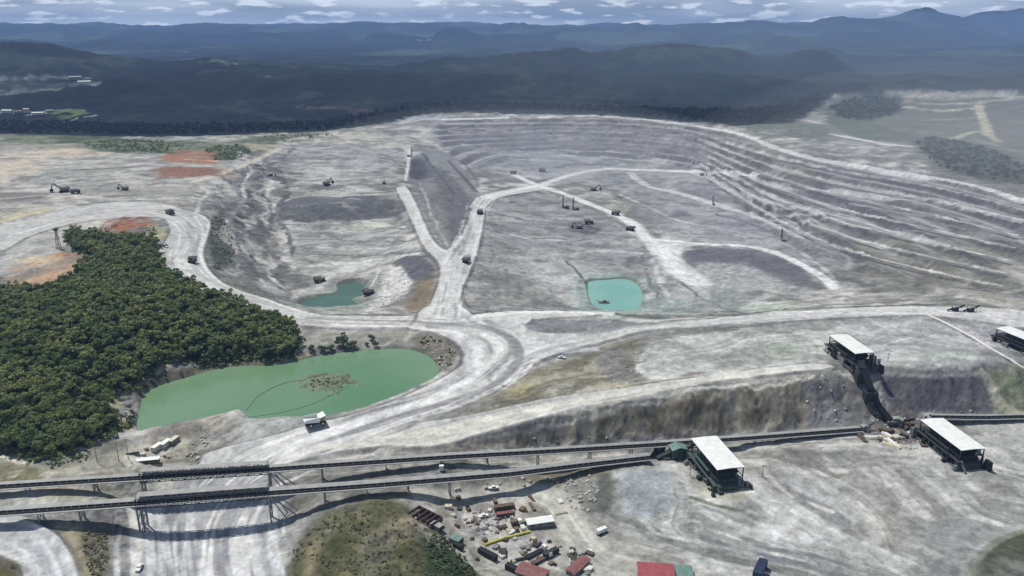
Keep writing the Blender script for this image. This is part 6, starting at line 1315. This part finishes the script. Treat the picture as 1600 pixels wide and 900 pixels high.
def leafmat(name, base, lo, hi, var=.5):
    """foliage: colour drifts from plant to plant (world position) and from clump to clump"""
    m, nt, b = nodes(name); L = nt.links.new; ge = N(nt, 'ShaderNodeNewGeometry'); a = N(nt, 'ShaderNodeTexNoise', Scale=.05, Detail=3.0); c = N(nt, 'ShaderNodeTexNoise', Scale=.7, Detail=3.0)
    L(ge.outputs['Position'], a.inputs['Vector']); L(ge.outputs['Position'], c.inputs['Vector'])
    m1 = N(nt, 'ShaderNodeMix', data_type='RGBA'); m1.inputs[6].default_value = (*lo, 1); m1.inputs[7].default_value = (*hi, 1); r = N(nt, 'ShaderNodeMapRange'); r.inputs['From Min'].default_value = .36; r.inputs['From Max'].default_value = .62; L(a.outputs['Fac'], r.inputs['Value']); L(r.outputs[0], m1.inputs[0])
    r2 = N(nt, 'ShaderNodeMapRange'); r2.inputs['From Min'].default_value = .3; r2.inputs['From Max'].default_value = .7; r2.inputs['To Min'].default_value = 1 - var; r2.inputs['To Max'].default_value = 1 + var; L(c.outputs['Fac'], r2.inputs['Value'])
    v = N(nt, 'ShaderNodeVectorMath', operation='SCALE'); L(m1.outputs[2], v.inputs[0]); L(r2.outputs[0], v.inputs['Scale']); L(v.outputs[0], b.inputs['Base Color']); b.inputs['Roughness'].default_value = .7; b.inputs['Specular IOR Level'].default_value = .2
    tr = N(nt, 'ShaderNodeBsdfTranslucent'); L(v.outputs[0], tr.inputs['Color']); ms = N(nt, 'ShaderNodeMixShader'); ms.inputs[0].default_value = .35; L(b.outputs[0], ms.inputs[1]); L(tr.outputs[0], ms.inputs[2]); L(ms.outputs[0], nt.nodes['Material Output'].inputs['Surface'])
    return m
LM = leafmat('woodland_foliage', None, (.13, .19, .075), (.25, .285, .11), .28); LMD = leafmat('shore_foliage', None, (.085, .135, .07), (.13, .18, .09)); LMS = leafmat('scrub_foliage', None, (.17, .165, .095), (.24, .225, .14), .15)
def trunk_arrays(h, r=.28):
    m = MB(); m.cyl((0, 0, -.8), (.15, .1, h * .55), r, 6, r * .6); m.beam((.1, .1, h * .4), (1.2, .4, h * .7), .2); m.beam((.1, .1, h * .45), (-1., .7, h * .72), .2); return m
PROT = []
for k in range(5):
    h = 7.5 + k * .6; v, q = crown_mesh(20 + k, 420, 2.7 + .45 * (k % 4), h, .42, 6 + 2 * (k % 3))
    PROT.append((arr_mesh('crown', v, q, [LM if k < 4 else LMD]), h))
tm = trunk_arrays(8).build('trunk', M['bark']); tme = tm.data; bpy.data.objects.remove(tm)
PD = arr_mesh('crown', *crown_mesh(60, 300, 3.6, 8.5, .55, 8), [LMD])
# scatter over the wooded slope
fpoly = np.stack([FX, FY], 1)
def inside(px, py, x, y):
    c = np.zeros(len(x), bool); n_ = len(px)
    for i in range(n_):
        x0, y0, x1, y1 = px[i], py[i], px[(i + 1) % n_], py[(i + 1) % n_]
        if y0 != y1: c ^= ((y0 > y) != (y1 > y)) & (x < (x1 - x0) * (y - y0) / (y1 - y0) + x0)
    return c
sp = 4.1; gx, gy = np.meshgrid(np.arange(FX.min(), FX.max(), sp), np.arange(FY.min(), FY.max(), sp)); gx = gx.ravel() + rng.uniform(-.48, .48, gx.size) * sp; gy = gy.ravel() + rng.uniform(-.48, .48, gy.size) * sp
k = inside(FX, FY, gx, gy); gx, gy = gx[k], gy[k]; gzv = sample(Z, gx, gy)
pu, pv = topx(gx, gy, gzv + 5); vis = (pu > -6) & (pu < 1606) & (pv < 905)
dist = np.hypot(gx, gy); order = np.argsort(np.where(vis, dist, 1e9))
keep = order[:300]; rest = order[300:]
fld = fbm(gx, gy, 70, 3, 700)
print('trees', len(gx), 'visible', vis.sum())
for n_, i in enumerate(keep):
    me, h = PROT[rng.integers(0, 4)]; s = .55 + rng.uniform() ** 2 * .9 if fld[i] < .5 else rng.uniform(.8, 1.45)
    e = empty('broadleaf_tree', (float(gx[i]), float(gy[i]), float(gzv[i])), float(rng.uniform(0, 6.28))); e.scale = (s, s, s * rng.uniform(.9, 1.15)); tag(e, 'dense green broadleaf tree in the wood left of the green pond', 'tree', 'trees of the wood left of the green pond')
    c = bpy.data.objects.new('crown', me); COLL.objects.link(c); c.parent = e; t_ = bpy.data.objects.new('trunk', tme); COLL.objects.link(t_); t_.parent = e
lows = [crown_mesh(80 + k, 190, 2.7 + .3 * (k % 4), 6.5 + k * .5, .58, 6) for k in range(8)]
def scatter(name, idx, xs, ys, zs, protos, mat, label=None, smin=.6, smax=1.6):
    V, Q, o = [], [], 0
    for i in idx:
        v, q = protos[rng.integers(0, len(protos))]; a = rng.uniform(0, 6.28); s = smin + (smax - smin) * rng.uniform() ** 1.6; ca, sa = math.cos(a) * s, math.sin(a) * s
        w = np.empty_like(v); w[:, 0] = v[:, 0] * ca - v[:, 1] * sa + xs[i]; w[:, 1] = v[:, 0] * sa + v[:, 1] * ca + ys[i]; w[:, 2] = v[:, 2] * s + zs[i]; V.append(w); Q.append(q + o); o += len(v)
    me = arr_mesh(name, np.concatenate(V), np.concatenate(Q), [mat]); ob = bpy.data.objects.new(name, me); COLL.objects.link(ob); ob['kind'] = 'stuff'
    if label: ob['label'] = label
    return ob
scatter('forest_canopy', rest, gx, gy, gzv, lows, LM)
# single trees and bushes
def bush(u, v, s, label, mat_me, cat='bush', group=None, name='bush', wide=1.2):
    x, y, z = at(u, v); e = empty(name, (x, y, z - 1.2 * s), rng.uniform(0, 6)); e.scale = (s * wide, s * wide, s); tag(e, label, cat, group)
    c = bpy.data.objects.new('crown', mat_me); COLL.objects.link(c); c.parent = e; t_ = bpy.data.objects.new('trunk', tme); COLL.objects.link(t_); t_.parent = e; t_.scale = (1, 1, .8)
G1 = 'bushes between the main road and the green pond'
for n_, (u, v, s, lb) in enumerate([(488, 549, .8, 'low wide bush at the left end of the pond bank row'), (503, 550, .85, 'second bush from the left in the pond bank row'), (518, 549, .8, 'third bush in the pond bank row, joining the taller ones'), (536, 540, 1.25, 'tallest dark bush of the pond bank row'), (550, 545, 1.0, 'bush at the right end of the pond bank row'), (579, 532, .8, 'lone dark bush standing back on the pale bank'), (588, 541, .6, 'small low bush just right of the lone dark bush'), (574, 540, .45, 'tiny shrub between the lone bush and the shoreline'), (536, 525, .5, 'small shrub beside the main road above the tallest bush')]):
    bush(u, v, s, lb, PD, 'bush', G1)
for u, v, s in [(452, 552, 1.3), (440, 556, 1.4), (428, 554, 1.3), (458, 540, 1.2), (415, 556, 1.2), (447, 535, 1.3)]:
    bush(u, v, s, 'large dark tree crowding the tip of the wood above the green pond', PD, 'tree', 'large dark trees at the tip of the wood', 'broadleaf_tree')
# scrub
def region_pts(pts, spc, prob=1.):
    x, y = poly_world(pts, Z); a, b = np.meshgrid(np.arange(x.min(), x.max(), spc), np.arange(y.min(), y.max(), spc)); a = a.ravel() + rng.uniform(-.5, .5, a.size) * spc; b = b.ravel() + rng.uniform(-.5, .5, b.size) * spc
    k = inside(x, y, a, b) & (rng.uniform(size=a.size) < prob); a, b = a[k], b[k]; return a, b, sample(Z, a, b)
tuft = [crown_mesh(120 + k, 26, .9, .8, .26, 3) for k in range(6)]
def scrub(name, regs, mat, smin=.6, smax=1.4):
    P_ = [region_pts(*r_) for r_ in regs]; a = np.concatenate([p[0] for p in P_]); b = np.concatenate([p[1] for p in P_]); c = np.concatenate([p[2] for p in P_]) - .3
    n_ = fbm(a, b, 12, 3, 720); k = n_ > .45; a, b, c = a[k], b[k], c[k]
    scatter(name, range(len(a)), a, b, c, tuft, mat, None, smin, smax)
scrub('scrub_vegetation', [([(450,905),(465,850),(500,815),(560,790),(640,795),(700,845),(750,900),(700,960),(470,960)], 1.9, .35), ([(130,825),(160,822),(170,860),(160,905),(140,900)], 1.6, .7), ([(-20,870),(0,870),(50,905),(40,960),(-20,960)], 1.6, .8)], LMS)
scrub('shore_vegetation', [([(216,612),(240,594),(330,570),(420,560),(462,556),(440,566),(370,570),(300,582),(240,600)], 2.0, .8), ([(180,640),(200,630),(212,640),(212,670),(195,676)], 1.8, .6), ([(330,340),(350,338),(362,362),(368,400),(350,420),(335,425)], 3.5, .7), ([(655,530),(700,532),(714,556),(690,578)], 2.4, .4), ([(60,724),(150,698),(150,712),(80,735)], 2, .5), ([(230,345),(246,360),(240,372),(225,366)], 4, .8), ([(120,360),(185,352),(180,362),(130,372)], 4, .5)], LMD, .8, 2.0)
scrub('rim_vegetation', [([(130,224),(210,218),(290,226),(260,238),(180,236)], 9, .8), ([(320,232),(380,227),(392,238),(365,250),(330,248)], 8, .9), ([(400,215),(480,209),(520,212),(440,222)], 9, .5)], LM, 2.2, 4.5)
far_lows = [crown_mesh(140 + k, 46, 5.5, 11, 2.1, 5) for k in range(6)]
def wood(name, regs, spc, mat, smin=.7, smax=1.3, prob=1.):
    P_ = [region_pts(r_, spc, prob) for r_ in regs]; a = np.concatenate([p[0] for p in P_]); b = np.concatenate([p[1] for p in P_]); c = np.concatenate([p[2] for p in P_]) - 3
    print(name, len(a)); scatter(name, range(len(a)), a, b, c, far_lows, mat, None, smin, smax)
LMF = leafmat('far_foliage', None, (.014, .022, .018), (.030, .042, .028))
LMP = leafmat('plateau_foliage', None, (.035, .055, .035), (.06, .08, .045))
wood('rim_forest', [[(0,206),(120,208),(220,210),(340,208),(420,204),(500,202),(560,194),(620,186),(660,174),(720,172),(800,174),(950,176),(1060,186),(1150,192),(1236,188),(1275,164),(1290,156),(1280,146),(1200,170),(1060,172),(900,165),(720,162),(620,172),(500,190),(300,196),(0,192)]], 17, LMF)
wood('plateau_wood', [[(1432,224),(1455,217),(1480,219),(1530,229),(1570,243),(1600,262),(1600,284),(1560,282),(1530,276),(1500,272),(1465,258),(1440,238)], [(1295,168),(1312,160),(1345,152),(1400,155),(1406,168),(1398,178),(1340,188),(1312,182)]], 10, LMP, .3, .9, .55)
ed = np.concatenate([np.stack([FX, FY], 1) + rng.normal(0, 2.6, (len(FX), 2)) for _ in range(7)]); ed = ed[(ed[:, 1] > 300)]
scatter('woodland_edge', range(len(ed)), ed[:, 0], ed[:, 1], sample(Z, ed[:, 0], ed[:, 1]) - .5, tuft, LM, None, 1.2, 4.2)
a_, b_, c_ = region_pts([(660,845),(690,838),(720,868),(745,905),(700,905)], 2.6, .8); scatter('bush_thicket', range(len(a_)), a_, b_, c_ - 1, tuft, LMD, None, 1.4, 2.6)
# broken rock and stones
def rocks(name, regs, smin, smax):
    P_ = [region_pts(*r_) for r_ in regs]; a = np.concatenate([p[0] for p in P_]); b = np.concatenate([p[1] for p in P_]); c = np.concatenate([p[2] for p in P_]); V, Q, o = [], [], 0
    cube = np.array([(x, y, z) for x in (-1, 1) for y in (-1, 1) for z in (-1, 1)], float); qf = np.array([(0, 1, 3, 2), (4, 6, 7, 5), (0, 4, 5, 1), (2, 3, 7, 6), (0, 2, 6, 4), (1, 5, 7, 3)])
    for x, y, z in zip(a, b, c):
        s = rng.uniform(smin, smax) ** 1; rot = np.linalg.qr(rng.normal(size=(3, 3)))[0]; v = (cube * rng.uniform(.5, 1, 3) + rng.normal(0, .18, (8, 3))) @ rot * s; V.append(v + (x, y, z)); Q.append(qf + o); o += 8
    me = arr_mesh(name, np.concatenate(V), np.concatenate(Q), [plain('broken_rock', S_((182,180,176)), .95, 0, .25, .3)]); ob = bpy.data.objects.new(name, me); COLL.objects.link(ob); ob['kind'] = 'stuff'
rocks('loose_rocks', [([(700,765),(800,748),(900,748),(935,760),(930,790),(870,765),(800,762)], 3.4, .5), ([(285,725),(300,690),(325,672),(330,690),(310,725)], 2.6, .6), ([(570,430),(640,420),(650,450),(600,480),(560,470)], 7, .4), ([(650,530),(700,535),(712,560),(690,575)], 3, .6), ([(380,260),(440,300),(430,400),(390,430),(360,380)], 12, .35), ([(715,808),(765,792),(798,815),(760,836)], 2.4, .5), ([(850,600),(990,560),(1000,600),(880,618)], 6, .3), ([(1260,592),(1330,600),(1350,655),(1275,665)], 5, .4), ([(1350,650),(1390,640),(1440,655),(1440,700),(1360,690)], 4, .5), ([(770,690),(900,682),(1000,680),(1000,688),(780,704)], 5, .4), ([(1390,640),(1540,644),(1540,652),(1400,656)], 4, .4), ([(880,745),(930,745),(925,800),(890,790)], 3, .6)], .35, 1.3)
# drift wood island: reeds and debris
x, y, z = atz(510, 600, -4.5); ii = rng.normal(0, 1, (90, 2)) * (9, 7); V, Q, o = [], [], 0
scatter('debris_island', range(90), ii[:, 0] + x, ii[:, 1] + y, sample(Z, ii[:, 0] + x, ii[:, 1] + y) - .4, tuft, leafmat('dry_reeds', None, (.12, .14, .08), (.2, .2, .12)), None, .5, 1.2)
print('all done', time.time() - T0)
